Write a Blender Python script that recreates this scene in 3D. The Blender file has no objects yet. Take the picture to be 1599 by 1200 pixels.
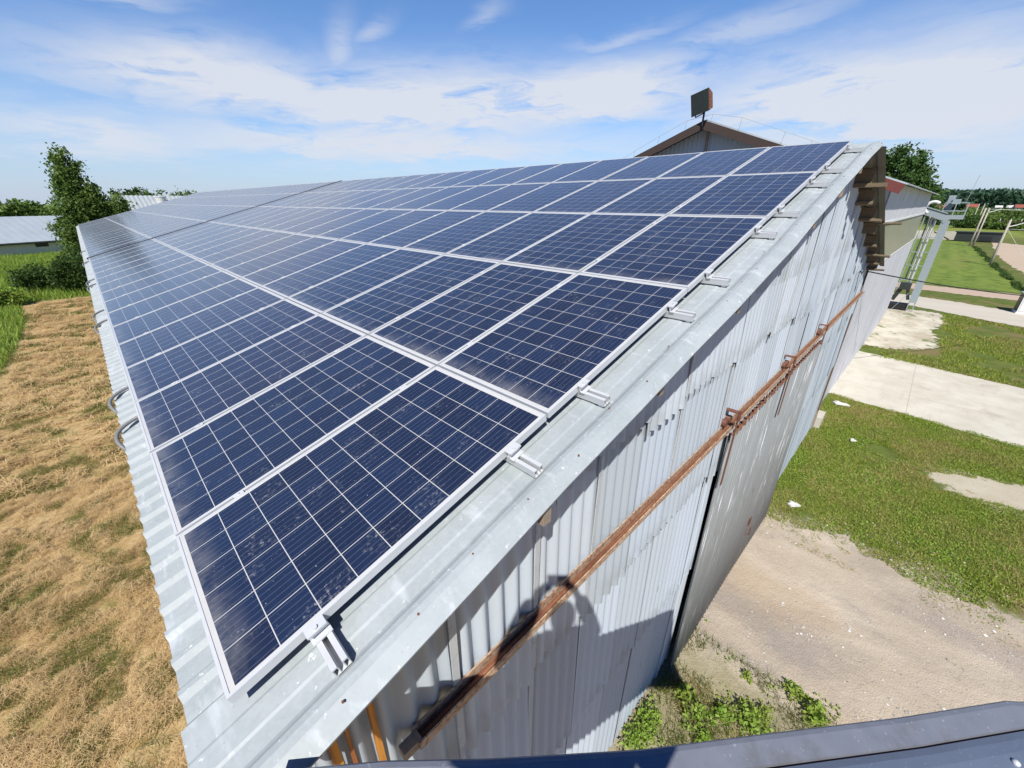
import bpy, bmesh, math, random
import numpy as np
from mathutils import Vector, Matrix, Euler

SC = bpy.context.scene
COL = SC.collection
R = math.radians
rnd = random.Random(7)
rng = np.random.default_rng(7)

# ------------------------------------------------------------------ camera
CAM = np.array([0.112, -1.204, 1.484])
RIGHT = np.array([0.706, -0.708, 0.001]); DOWN = np.array([-0.290, -0.291, -0.912]); FWD = np.array([0.646, 0.643, -0.411])
cd = bpy.data.cameras.new("camera"); cam = bpy.data.objects.new("camera", cd); COL.objects.link(cam)
cd.sensor_fit = 'HORIZONTAL'; cd.sensor_width = 36.0; cd.lens = 626.16 / 1599.0 * 36.0
cd.clip_start = 0.02; cd.clip_end = 4000.0
cam.matrix_world = Matrix(((RIGHT[0], -DOWN[0], -FWD[0], CAM[0]), (RIGHT[1], -DOWN[1], -FWD[1], CAM[1]),
                           (RIGHT[2], -DOWN[2], -FWD[2], CAM[2]), (0, 0, 0, 1)))
SC.camera = cam
SC.view_settings.view_transform = 'Standard'; SC.view_settings.look = 'None'
SC.view_settings.gamma = 1.0; SC.view_settings.exposure = 0.20
SC.cycles.max_bounces = 6; SC.cycles.diffuse_bounces = 2; SC.cycles.glossy_bounces = 3; SC.cycles.transparent_max_bounces = 6
SC.cycles.use_denoising = True

# ------------------------------------------------------------------ node helper
class N:
    def __init__(s, tree): s.t = tree; s.n = tree.nodes; s.l = tree.links
    def new(s, typ, **kw):
        n = s.n.new(typ)
        for k, v in kw.items(): setattr(n, k, v)
        return n
    def put(s, sock, v):
        if hasattr(v, 'links') or isinstance(v, bpy.types.NodeSocket): s.l.new(v, sock)
        else: sock.default_value = v
    def math(s, op, a, b=0.0, c=None, clamp=False):
        n = s.new('ShaderNodeMath', operation=op, use_clamp=clamp); s.put(n.inputs[0], a); s.put(n.inputs[1], b)
        if c is not None: s.put(n.inputs[2], c)
        return n.outputs[0]
    def add(s, a, b): return s.math('ADD', a, b)
    def mul(s, a, b): return s.math('MULTIPLY', a, b)
    def sub(s, a, b): return s.math('SUBTRACT', a, b)
    def step(s, x, lo, hi, smooth=True):
        n = s.new('ShaderNodeMapRange', interpolation_type='SMOOTHSTEP' if smooth else 'LINEAR', clamp=True)
        s.put(n.inputs[0], x); s.put(n.inputs[1], lo); s.put(n.inputs[2], hi); n.inputs[3].default_value = 0; n.inputs[4].default_value = 1
        return n.outputs[0]
    def noise(s, vec, scale, detail=3.0, rough=0.55, dist=0.0):
        n = s.new('ShaderNodeTexNoise'); s.put(n.inputs['Vector'], vec); n.inputs['Scale'].default_value = scale
        n.inputs['Detail'].default_value = detail; n.inputs['Roughness'].default_value = rough; n.inputs['Distortion'].default_value = dist
        return n.outputs['Fac']
    def voro(s, vec, scale, feature='F1', out='Distance'):
        n = s.new('ShaderNodeTexVoronoi', feature=feature); s.put(n.inputs['Vector'], vec); n.inputs['Scale'].default_value = scale
        return n.outputs[out]
    def mix(s, fac, a, b):
        n = s.new('ShaderNodeMix', data_type='RGBA'); s.put(n.inputs[0], fac)
        s.put(n.inputs[6], col(a)); s.put(n.inputs[7], col(b)); return n.outputs[2]
    def xyz(s, v):
        n = s.new('ShaderNodeSeparateXYZ'); s.put(n.inputs[0], v); return n.outputs[0], n.outputs[1], n.outputs[2]
    def vec(s, x, y, z):
        n = s.new('ShaderNodeCombineXYZ'); s.put(n.inputs[0], x); s.put(n.inputs[1], y); s.put(n.inputs[2], z); return n.outputs[0]
    def vmul(s, v, k):
        n = s.new('ShaderNodeVectorMath', operation='MULTIPLY'); s.put(n.inputs[0], v); n.inputs[1].default_value = k; return n.outputs[0]
    def objco(s): return s.new('ShaderNodeTexCoord').outputs['Object']
    def pos(s): return s.new('ShaderNodeNewGeometry').outputs['Position']
    def island(s): return s.new('ShaderNodeNewGeometry').outputs['Random Per Island']
    def objrand(s): return s.new('ShaderNodeObjectInfo').outputs['Random']
    def bump(s, h, strength=0.3, dist=0.02):
        n = s.new('ShaderNodeBump'); s.put(n.inputs['Height'], h); n.inputs['Strength'].default_value = strength; n.inputs['Distance'].default_value = dist
        return n.outputs[0]
def col(c):
    if isinstance(c, (tuple, list)) and len(c) == 3: return (*c, 1.0)
    return c
def material(name, build):
    m = bpy.data.materials.new(name); m.use_nodes = True
    n = N(m.node_tree); b = m.node_tree.nodes['Principled BSDF']
    def bs(color=None, rough=None, metal=None, normal=None, spec=None):
        if color is not None: n.put(b.inputs['Base Color'], col(color))
        if rough is not None: n.put(b.inputs['Roughness'], rough)
        if metal is not None: n.put(b.inputs['Metallic'], metal)
        if normal is not None: n.put(b.inputs['Normal'], normal)
        if spec is not None: n.put(b.inputs['Specular IOR Level'], spec)
    build(n, bs); return m

# ------------------------------------------------------------------ sun and sky
SUN = Vector((0.524, 0.375, -0.764)).normalized()        # direction the light travels
sl = bpy.data.lights.new("sun", 'SUN'); sl.energy = 5.0; sl.angle = R(0.55); sl.color = (1.0, 0.97, 0.92)
so = bpy.data.objects.new("sun", sl); COL.objects.link(so); so.rotation_euler = SUN.to_track_quat('-Z', 'Y').to_euler()
so.location = (-30, -20, 45)
w = bpy.data.worlds.new("World"); SC.world = w; w.use_nodes = True
n = N(w.node_tree); bg = w.node_tree.nodes['Background']
sky = n.new('ShaderNodeTexSky', sky_type='NISHITA', sun_disc=False)
sky.sun_elevation = math.asin(-SUN.z); sky.sun_rotation = math.atan2(-SUN.x, -SUN.y)
sky.air_density = 1.0; sky.dust_density = 0.25; sky.ozone_density = 3.0; sky.altitude = 100
tc = n.new('ShaderNodeTexCoord').outputs['Generated']
dx, dy, dz = n.xyz(tc)
el = n.mul(n.math('ARCSINE', dz), 57.2958)
az = n.mul(n.math('ARCTAN2', dx, dy), 57.2958)
zz = n.add(n.math('MAXIMUM', dz, 0.0), 0.10)
cp = n.vec(n.math('DIVIDE', dx, zz), n.math('DIVIDE', dy, zz), 0.0)
warp = n.noise(cp, 1.1, 4.0, 0.6)
wv = n.new('ShaderNodeVectorMath', operation='MULTIPLY_ADD'); n.l.new(cp, wv.inputs[0]); wv.inputs[1].default_value = (1.0, 0.55, 1.0)
n.l.new(n.vec(n.mul(warp, 1.6), n.mul(warp, 0.9), 0.0), wv.inputs[2])
ae = n.vec(n.add(n.mul(az, 0.075), n.mul(warp, 1.3)), n.add(n.mul(el, 0.33), n.mul(warp, 1.1)), 0.0)
fine = n.noise(ae, 1.15, 9.0, 0.64, 0.25)
broad = n.noise(cp, 0.55, 3.0, 0.5)
wob = n.add(n.mul(n.sub(warp, 0.5), 4.5), n.mul(n.sub(fine, 0.5), 4.0))
def blob(a0, e0, sa, se, tilt=0.0, amp=1.0):
    da = n.sub(az, a0); de = n.sub(n.add(n.sub(el, e0), wob), n.mul(da, tilt))
    q = n.add(n.math('POWER', n.math('ABSOLUTE', n.mul(da, 1.0 / sa)), 2.0), n.math('POWER', n.math('ABSOLUTE', n.mul(de, 1.0 / se)), 2.0))
    return n.mul(n.math('EXPONENT', n.mul(q, -1.0)), amp)
bl = None
for args in ((15, 11.2, 13, 2.6, 0.02, 1.1), (33, 10.2, 20, 3.5, 0.03, 1.25), (53, 11.2, 14, 3.0, 0.05, 1.2), (30, 6.4, 28, 1.8, 0.0, 0.9),
             (82, 9.0, 17, 4.2, -0.03, 1.25), (26, 14.6, 1.7, 2.6, 0.9, 0.50), (29.5, 16.6, 2.2, 1.0, 0.5, 0.42), (9, 16.5, 5, 1.1, 0.12, 0.42), (42, 18.3, 2.4, .8, 0.4, 0.32),
             (70, 16.0, 9, 1.0, 0.12, 0.45), (32, 5.0, 8, 0.7, 0.05, 0.7), (4, 5.8, 9, 2.0, 0.0, 0.75), (88, 5.0, 15, 1.6, 0, 0.6), (57, 16.5, 6, .7, .1, .4)):
    b_ = blob(*args); bl = b_ if bl is None else n.math('MAXIMUM', bl, b_)
bl2 = n.step(n.noise(cp, 0.9, 4.0, 0.55), 0.5, 0.8)
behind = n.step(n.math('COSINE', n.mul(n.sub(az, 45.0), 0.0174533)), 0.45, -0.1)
cl = n.math('MULTIPLY', n.add(bl, n.mul(bl2, n.mul(behind, 0.15))), n.step(n.add(n.mul(fine, 0.85), n.mul(broad, 0.25)), 0.345, 0.57))
cl = n.math('MINIMUM', n.mul(cl, 1.12), 0.92)
hz = n.math('POWER', n.math('SUBTRACT', 1.0, n.math('MAXIMUM', dz, 0.0), clamp=True), 9.0)
grade = n.new('ShaderNodeMix', data_type='RGBA', blend_type='MULTIPLY'); grade.inputs[0].default_value = 1.0
n.l.new(sky.outputs[0], grade.inputs[6]); grade.inputs[7].default_value = (0.74, 1.0, 1.30, 1.0)
skyc = n.mix(n.mul(hz, 0.95), grade.outputs[2], (4.7, 5.35, 6.6))
fin = n.mix(cl, skyc, (6.4, 6.7, 7.4))
dim = n.new('ShaderNodeMix', data_type='RGBA', blend_type='MULTIPLY'); n.l.new(n.step(el, 21.0, 48.0), dim.inputs[0]); n.l.new(fin, dim.inputs[6]); dim.inputs[7].default_value = (0.30, 0.45, 0.62, 1.0)   # sky overhead dimmed and blued to weaken fill in the shadows
dim2 = n.new('ShaderNodeMix', data_type='RGBA', blend_type='MULTIPLY'); n.l.new(behind, dim2.inputs[0]); n.l.new(dim.outputs[2], dim2.inputs[6]); dim2.inputs[7].default_value = (0.34, 0.48, 0.66, 1.0)   # sky behind the camera dimmed to cut fill on the shaded wall
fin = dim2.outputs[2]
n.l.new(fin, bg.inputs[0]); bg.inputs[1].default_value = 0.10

# ------------------------------------------------------------------ geometry helpers
class MB:
    """collects vertices and faces, then links them as one mesh object"""
    def __init__(s): s.v = []; s.f = []
    def quad(s, a, b, c, d):
        i = len(s.v); s.v += [tuple(a), tuple(b), tuple(c), tuple(d)]; s.f.append((i, i+1, i+2, i+3))
    def box(s, c, d, rot=None):
        c = Vector(c); hx, hy, hz = d[0]/2, d[1]/2, d[2]/2; i = len(s.v)
        for p in ((-1,-1,-1),(1,-1,-1),(1,1,-1),(-1,1,-1),(-1,-1,1),(1,-1,1),(1,1,1),(-1,1,1)):
            q = Vector((p[0]*hx, p[1]*hy, p[2]*hz))
            if rot is not None: q = rot @ q
            s.v.append(tuple(c+q))
        for f in ((3,2,1,0),(4,5,6,7),(0,1,5,4),(1,2,6,5),(2,3,7,6),(3,0,4,7)): s.f.append(tuple(i+k for k in f))
    def bar(s, a, b, w_, h_, up=(0,0,1)):
        a, b = Vector(a), Vector(b); d = (b-a); L = d.length; d.normalize(); u = Vector(up)
        if abs(d.dot(u)) > .98: u = Vector((1,0,0))
        x = d.cross(u).normalized(); z = x.cross(d).normalized()
        m = Matrix((x, d, z)).transposed(); s.box((a+b)/2, (w_, L, h_), m)
    def tube(s, pts, rad, seg=8, caps=True):
        pts = [Vector(p) for p in pts]; i0 = len(s.v); k = len(pts)
        rr = rad if isinstance(rad, (list, tuple)) else [rad]*k
        prev = None
        for j, p in enumerate(pts):
            d = (pts[min(j+1,k-1)]-pts[max(j-1,0)]).normalized()
            if prev is None:
                u = Vector((0,0,1)) if abs(d.z) < .9 else Vector((1,0,0)); x = d.cross(u).normalized()
            else:
                x = (prev - d*prev.dot(d)).normalized()
            prev = x; y = d.cross(x)
            for q in range(seg):
                a = 2*math.pi*q/seg; s.v.append(tuple(p+(x*math.cos(a)+y*math.sin(a))*rr[j]))
        for j in range(k-1):
            for q in range(seg):
                a = i0+j*seg+q; b = i0+j*seg+(q+1)%seg; s.f.append((a, b, b+seg, a+seg))
        if caps:
            s.f.append(tuple(i0+q for q in reversed(range(seg)))); s.f.append(tuple(i0+(k-1)*seg+q for q in range(seg)))
    def grid(s, rows):
        """rows: list of equally long vertex rows, skinned together"""
        i0 = len(s.v); m = len(rows[0])
        for r in rows: s.v += [tuple(p) for p in r]
        for j in range(len(rows)-1):
            for k in range(m-1):
                a = i0+j*m+k; s.f.append((a, a+1, a+1+m, a+m))
    def build(s, name, mat, parent=None, smooth=False, thick=0.0):
        me = bpy.data.meshes.new(name); me.from_pydata(s.v, [], s.f); me.update()
        if mat: me.materials.append(mat)
        if smooth: me.polygons.foreach_set('use_smooth', [True]*len(me.polygons))
        o = bpy.data.objects.new(name, me); COL.objects.link(o)
        if parent: o.parent = parent
        if thick:
            md = o.modifiers.new("thickness", 'SOLIDIFY'); md.thickness = thick; md.offset = 0
        return o
def npmesh(name, v, f, mat, parent=None):
    """v (n,3), f (m,k) numpy arrays -> one mesh object"""
    me = bpy.data.meshes.new(name); k = f.shape[1]
    me.vertices.add(len(v)); me.vertices.foreach_set('co', v.astype(np.float32).ravel())
    me.loops.add(f.size); me.loops.foreach_set('vertex_index', f.astype(np.int32).ravel())
    me.polygons.add(len(f)); me.polygons.foreach_set('loop_start', np.arange(0, f.size, k, dtype=np.int32))
    me.update(calc_edges=True); me.validate()
    if mat: me.materials.append(mat)
    o = bpy.data.objects.new(name, me); COL.objects.link(o)
    if parent: o.parent = parent
    return o
def tag(o, label, cat, group=None):
    o['label'] = label; o['category'] = cat
    if group: o['group'] = group
    return o
def thing(name, label, cat, loc=(0,0,0), rot=(0,0,0), group=None):
    o = bpy.data.objects.new(name, None); COL.objects.link(o); o.location = loc; o.rotation_euler = rot; o.empty_display_size = .2
    return tag(o, label, cat, group)
def kind(o, k): o['kind'] = k; return o
def local(parent, p): return Vector(p) - parent.location

# roof frame: v runs up the slope, u along the eave, nn off the panel plane
A16 = R(16.0); CS, SN = math.cos(A16), math.sin(A16)
def roofp(v, u, nn): return (v*CS - nn*SN, u, v*SN + nn*CS)
G = -5.7                                                     # ground level

# ------------------------------------------------------------------ materials
def m_galv(n, bs):
    p = n.objco(); a = n.noise(p, 3.0, 5.0, .65); b = n.voro(p, 70.0, 'F1', 'Color'); bb = n.xyz(b)[0]; c = n.noise(n.vmul(p, (1.0, .25, 1.0)), 14, 4)
    k = n.add(n.mul(n.step(a, .3, .75), .6), n.mul(bb, .25))
    cc = n.mix(k, (.325, .36, .362), (.44, .475, .48)); cc = n.mix(n.mul(n.step(c, .56, .72), .5), cc, (.58, .61, .63)); cc = n.mix(n.mul(n.step(n.noise(p, 26, 3, .7), .66, .70), .7), cc, (.72, .74, .75)); dk = n.noise(n.vmul(p, (1, 1, 1)), 1.3, 5, .7); cc = n.mix(n.mul(n.step(dk, .5, .75), .35), cc, (.30, .33, .32))
    cc = n.mix(n.mul(n.step(n.noise(p, 55, 2), .70, .76), .6), cc, (.30, .25, .19))
    bs(cc, n.add(n.mul(bb, .12), .50), .0, n.bump(n.noise(p, 9, 3), .15, .01), .35)
M_GALV = material("galvanised_sheet", m_galv)
def m_alu(n, bs): p = n.objco(); bs(n.mix(n.noise(n.vmul(p, (3, 3, 30)), 5, 3), (.54, .55, .55), (.67, .68, .675)), .40, .12)
M_ALU = material("aluminium", m_alu)
def m_steel(n, bs):
    p = n.objco(); bs(n.mix(n.noise(p, 8), (.24, .285, .30), (.33, .38, .40)), .5, .0)
M_STEEL = material("galvanised_steel", m_steel)
def m_cells(n, bs):
    p = n.objco(); x, y, z = n.xyz(p)                            # x 0..1.64 up the slope, y 0..0.992 along the eave
    cx = n.mul(n.sub(x, .030), 1/.158); cy = n.mul(n.sub(y, .022), 1/.158)
    fx = n.math('FRACT', cx); fy = n.math('FRACT', cy)
    ex = n.math('ABSOLUTE', n.sub(fx, .5)); ey = n.math('ABSOLUTE', n.sub(fy, .5))
    line = n.step(n.math('MAXIMUM', ex, ey), .487, .491, False)
    corner = n.step(n.add(ex, ey), .970, .974, False)
    out = n.math('MAXIMUM', n.math('GREATER_THAN', n.math('ABSOLUTE', n.sub(cx, 5.0)), 5.0), n.math('GREATER_THAN', n.math('ABSOLUTE', n.sub(cy, 3.0)), 3.0))
    white = n.math('MAXIMUM', n.math('MAXIMUM', line, corner), out)
    wn = n.new('ShaderNodeTexWhiteNoise', noise_dimensions='3D')
    rr = n.objrand(); n.l.new(n.vec(n.math('FLOOR', cx), n.math('FLOOR', cy), n.mul(rr, 71.0)), wn.inputs['Vector'])
    cr = wn.outputs['Value']
    cell = n.mix(cr, (.006, .013, .038), (.009, .022, .062))
    cell = n.mix(n.mul(n.step(rr, .55, .95), .45), cell, (.024, .021, .046))
    cell = n.mix(n.mul(n.step(n.voro(p, 85.0, 'F1', 'Color'), .2, .9), .22), cell, (.018, .030, .080))
    bus = n.math('FRACT', n.add(n.mul(fy, 5.0), .0)); bl_ = n.step(n.math('ABSOLUTE', n.sub(bus, .5)), .035, .022, False)
    bl_ = n.math('SUBTRACT', 1.0, n.step(n.math('ABSOLUTE', n.sub(bus, .5)), .015, .03, False))
    cell = n.mix(n.mul(bl_, .42), cell, (.30, .32, .38))
    c = n.mix(n.mul(white, .92), cell, (.62, .61, .58))
    g = n.new('ShaderNodeNewGeometry').outputs['Position']
    dirt = n.mul(n.step(n.noise(g, 5.5, 5, .7), .54, .70), n.step(n.noise(n.vmul(g, (1, 1, 1)), 60, 3, .7), .50, .68))
    streak = n.mul(n.step(n.noise(n.vmul(g, (1.2, 9.0, 1.2)), 3.0, 5, .72), .62, .72), n.step(n.noise(g, 1.3, 2), .5, .66))
    c = n.mix(n.mul(n.math('MAXIMUM', dirt, n.mul(streak, .9)), .55), c, (.46, .46, .46)); spk = n.step(n.noise(g, 95, 1), .765, .785); c = n.mix(n.mul(spk, .55), c, (.55, .55, .54))
    low = n.mul(n.step(x, .16, .02), n.step(n.noise(g, 4.0, 5, .7), .35, .65)); c = n.mix(n.mul(low, .28), c, (.44, .42, .39))
    dust = n.noise(g, .5, 4, .6)
    c = n.mix(n.add(n.mul(dust, .03), .005), c, (.40, .38, .36))
    bs(c, n.add(n.mul(n.noise(g, 11, 4), .10), .10), 0.0, None, .5)
    b = n.t.nodes['Principled BSDF']; b.inputs['Sheen Weight'].default_value = .55; b.inputs['Sheen Roughness'].default_value = .28; b.inputs['Sheen Tint'].default_value = (.95, .93, .92, 1)
M_CELL = material("solar_cells", m_cells)
def m_wall(n, bs):
    p = n.objco(); x, y, z = n.xyz(p); i = n.island()
    c = n.mix(i, (.385, .435, .475), (.535, .59, .64))
    c = n.mix(n.mul(n.step(n.math('FRACT', n.mul(i, 7.3)), .55, .9), .5), c, (.46, .535, .62))
    st = n.noise(n.vmul(p, (7.0, 7.0, .45)), 2.2, 6, .68)
    c = n.mix(n.mul(n.step(st, .50, .78), .38), c, (.40, .435, .45))
    sp = n.noise(p, 34, 3, .6); c = n.mix(n.mul(n.step(sp, .60, .75), .25), c, (.40, .40, .38))
    # grime that has washed down from under each sheet overlap
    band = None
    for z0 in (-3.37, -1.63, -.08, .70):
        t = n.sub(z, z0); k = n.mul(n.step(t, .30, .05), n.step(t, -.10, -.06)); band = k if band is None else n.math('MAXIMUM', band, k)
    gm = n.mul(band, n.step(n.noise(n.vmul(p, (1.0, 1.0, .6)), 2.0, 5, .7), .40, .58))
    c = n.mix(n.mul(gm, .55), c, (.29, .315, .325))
    cr = n.mul(n.step(n.noise(n.vmul(p, (26, 26, 1.1)), 1.5, 2, .5), .735, .755), n.step(n.noise(p, .9, 2), .5, .56))
    c = n.mix(n.mul(cr, .9), c, (.05, .05, .05))
    rs = n.mul(n.step(n.noise(n.vmul(p, (9, 9, .5)), 2.0, 4), .74, .78), n.step(n.noise(p, .7), .58, .66))
    c = n.mix(n.mul(rs, .10), c, (.32, .19, .10))
    bs(c, .62, .05, n.bump(n.noise(p, 40, 4), .12, .006))
M_WALL = material("weathered_corrugated_sheet", m_wall)
def m_strip(n, bs):
    p = n.objco(); c = n.mix(n.noise(n.vmul(p, (8, 8, 1.2)), 3, 5, .7), (.42, .445, .45), (.56, .58, .58)); c = n.mix(n.mul(n.step(n.noise(p, 22, 4, .7), .52, .7), .6), c, (.31, .325, .32))
    bs(c, .8, 0, n.bump(n.noise(p, 60, 4), .3, .004))
M_STRIP = material("mossy_cement_strip", m_strip)
def m_door(n, bs):
    p = n.objco(); s = n.noise(n.vmul(p, (16, 16, .35)), 1.6, 6, .7); c = n.mix(n.step(s, .3, .75), (.19, .20, .195), (.26, .27, .26))
    s2 = n.noise(n.vmul(p, (42, 42, .9)), 1.3, 3, .6); c = n.mix(n.mul(n.mul(n.step(s2, .58, .66), n.step(n.noise(n.vmul(p, (1.2, 1, .15)), 1.0, 2), .42, .56)), .85), c, (.68, .70, .71))
    c = n.mix(n.mul(n.step(n.xyz(p)[2], -3.2, -5.4), .3), c, (.50, .54, .56))
    c = n.mix(n.mul(n.step(n.noise(n.vmul(p, (7, 7, 1.5)), 1.7, 3), .71, .735), .8), c, (.05, .05, .05))
    bs(c, .5, .0)
M_DOOR = material("dull_zinc_door_sheet", m_door)
def m_rust(n, bs):
    p = n.objco(); a = n.noise(n.vmul(p, (1.2, 6, 6)), 3.0, 5, .7); c = n.mix(n.step(a, .35, .7), (.14, .05, .027), (.28, .12, .06)); c = n.mix(n.mul(n.step(n.noise(p, 45, 4), .55, .75), .5), c, (.40, .22, .12))
    bs(c, .8, 0, n.bump(n.noise(p, 60, 4), .4, .004))
M_RUST = material("rusted_steel", m_rust)
def m_flange(n, bs):
    p = n.objco(); a = n.noise(n.vmul(p, (2.0, 8, 8)), 4.0, 5, .7); c = n.mix(n.step(a, .35, .65), (.40, .24, .14), (.54, .40, .28)); c = n.mix(n.mul(n.step(n.noise(p, 30, 4), .48, .62), .75), c, (.24, .10, .05))
    bs(c, .75, 0, n.bump(n.noise(p, 60, 4), .4, .004))
M_FLANGE = material("pale_rusted_flange", m_flange)
def m_hanger(n, bs):
    p = n.objco(); c = n.mix(n.noise(p, 20, 4), (.13, .05, .035), (.22, .09, .055)); bs(c, .6, .1)
M_HANGER = material("red_brown_steel", m_hanger)
def m_orange(n, bs):
    p = n.objco(); c = n.mix(n.step(n.noise(n.vmul(p, (20, 20, 1.0)), 2.0, 4), .4, .62), (.34, .11, .03), (.62, .27, .04)); bs(c, .75)
M_ORANGE = material("orange_rust", m_orange)
def m_wood(n, bs):
    p = n.objco(); a = n.noise(n.vmul(p, (14, 2, 14)), 3, 5, .6); bs(n.mix(a, (.18, .13, .09), (.44, .36, .27)), .85, 0, n.bump(a, .3, .004))
M_WOOD = material("weathered_wood", m_wood)
def m_woodbrown(n, bs):
    p = n.objco(); a = n.noise(n.vmul(p, (3, 3, 14)), 3, 5, .6); bs(n.mix(a, (.035, .022, .017), (.075, .05, .04)), .8)
M_FASCIA = material("dark_brown_fascia", m_woodbrown)
def m_plank(n, bs):
    p = n.objco(); a = n.noise(n.vmul(p, (14, 2, 14)), 3, 5, .6); bs(n.mix(a, (.085, .065, .045), (.27, .205, .12)), .85)
M_PLANK = material("old_plank", m_plank)
def m_redf(n, bs): bs(n.mix(n.noise(n.objco(), 5, 4), (.15, .036, .03), (.20, .055, .042)), .6)
M_REDF = material("dark_red_fascia", m_redf)
def m_white(n, bs):
    p = n.objco(); s = n.noise(n.vmul(p, (3, 3, .25)), 2.2, 6, .7); c = n.mix(n.step(s, .35, .75), (.66, .66, .68), (.52, .52, .53))
    i = n.island(); c = n.mix(n.mul(i, .25), c, (.56, .56, .60))
    x, y, z = n.xyz(p)
    cr = n.mul(n.step(n.noise(n.vmul(p, (7, 7, .22)), 1.6, 3, .55), .655, .675), n.step(z, -1.0, -2.4))
    c = n.mix(n.mul(cr, .9), c, (.09, .085, .08))
    bs(c, .6)
M_WHITE = material("grey_white_sheet", m_white)
def m_band(n, bs):
    p = n.objco(); c = n.mix(n.noise(n.vmul(p, (.6, 1, 2.5)), 1.2, 4, .6), (.25, .26, .17), (.36, .36, .25)); bs(c, .35)
M_BAND = material("olive_fibreglass", m_band)
def m_trim(n, bs): bs((.70, .70, .66), .5)
M_TRIM = material("white_trim", m_trim)
def m_black(n, bs): bs((.012, .012, .013), .6)
M_BLACK = material("black_rubber", m_black)
def m_dark(n, bs): bs(n.mix(n.noise(n.objco(), 6), (.02, .025, .023), (.045, .052, .048)), .35)
M_DARK = material("dark_glass", m_dark)
def m_hose(n, bs):
    p = n.objco(); bs((.20, .205, .21), .5)
M_HOSE = material("grey_conduit", m_hose)
def m_concrete(n, bs):
    p = n.objco(); a = n.noise(p, .9, 6, .65); c = n.mix(n.step(a, .3, .7), (.50, .46, .37), (.60, .565, .47))
    b = n.noise(n.vmul(p, (.3, 1.0, 1.0)), 3.0, 6, .7); c = n.mix(n.mul(n.step(b, .52, .75), .5), c, (.42, .37, .28))
    x, y, z = n.xyz(p); jn = n.math('ABSOLUTE', n.sub(n.math('FRACT', n.mul(n.add(x, n.mul(n.noise(p, 1.5), .03)), 1/3.4)), .5)); j = n.step(jn, .0035, .001)
    c = n.mix(n.mul(j, .8), c, (.17, .16, .12)); jy = n.step(n.math('ABSOLUTE', n.sub(n.math('FRACT', n.mul(y, 1/4.6)), .5)), .003, .001); c = n.mix(n.mul(jy, .6), c, (.22, .20, .15)); st_ = n.step(n.noise(p, .55, 6, .72), .56, .68); c = n.mix(n.mul(st_, .45), c, (.36, .31, .23)); c = n.mix(n.mul(n.step(n.noise(p, 120, 2), .55, .75), .3), c, (.36, .34, .30))
    bs(c, .9, 0, n.bump(n.noise(p, 60, 4), .25, .01))
M_CONC = material("pale_concrete", m_concrete)
def m_oldconc(n, bs):
    p = n.objco(); a = n.noise(p, .8, 6, .7); c = n.mix(n.step(a, .35, .65), (.40, .35, .25), (.60, .55, .44)); c = n.mix(n.step(n.noise(p, 1.3, 6, .7), .57, .66), c, (.10, .15, .035))
    bs(c, .95, 0, n.bump(n.noise(p, 40, 4), .4, .02))
M_OLDC = material("overgrown_concrete", m_oldconc)
def m_road(n, bs):
    p = n.objco(); c = n.mix(n.noise(n.vmul(p, (1.6, .1, 1)), 1.0, 5, .6), (.46, .41, .32), (.60, .55, .46)); bs(c, .95)
M_ROAD = material("pale_gravel_road", m_road)
def m_lane(n, bs):
    p = n.objco(); c = n.mix(n.noise(n.vmul(p, (1.4, .1, 1)), 1.0, 5, .6), (.42, .31, .22), (.54, .42, .32)); bs(c, .95)
M_LANE = material("earth_lane", m_lane)
def m_sand(n, bs):
    p = n.objco(); c = n.mix(n.noise(p, .12, 5, .6), (.46, .35, .24), (.54, .43, .31)); bs(c, .95)
M_SAND = material("bare_field_soil", m_sand)
def m_stone(n, bs): i = n.island(); bs(n.mix(n.math('POWER', i, 1.6), (.30, .27, .235), (.74, .72, .68)), .9)
M_STONE = material("mixed_pebbles", m_stone)
def m_lawn(n, bs):
    p = n.objco(); c = n.mix(n.noise(n.vmul(p, (.5, 2.0, 1)), .35, 6, .7), (.115, .175, .024), (.235, .285, .050)); c = n.mix(n.mul(n.step(n.noise(p, .9, 6, .75), .42, .62), .75), c, (.060, .120, .016)); x, y, z = n.xyz(p); c = n.mix(n.mul(n.step(n.math('SINE', n.add(n.mul(y, 3.2), n.mul(n.noise(p, .25), 3.0))), -.4, .6), .28), c, (.20, .26, .05)); c = n.mix(n.mul(n.step(n.noise(n.vmul(p, (.2, .7, 1)), .4, 5), .52, .66), .4), c, (.22, .23, .055)); bs(c, .95, 0, None, .2)
M_LAWN = material("mown_lawn", m_lawn)
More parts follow.
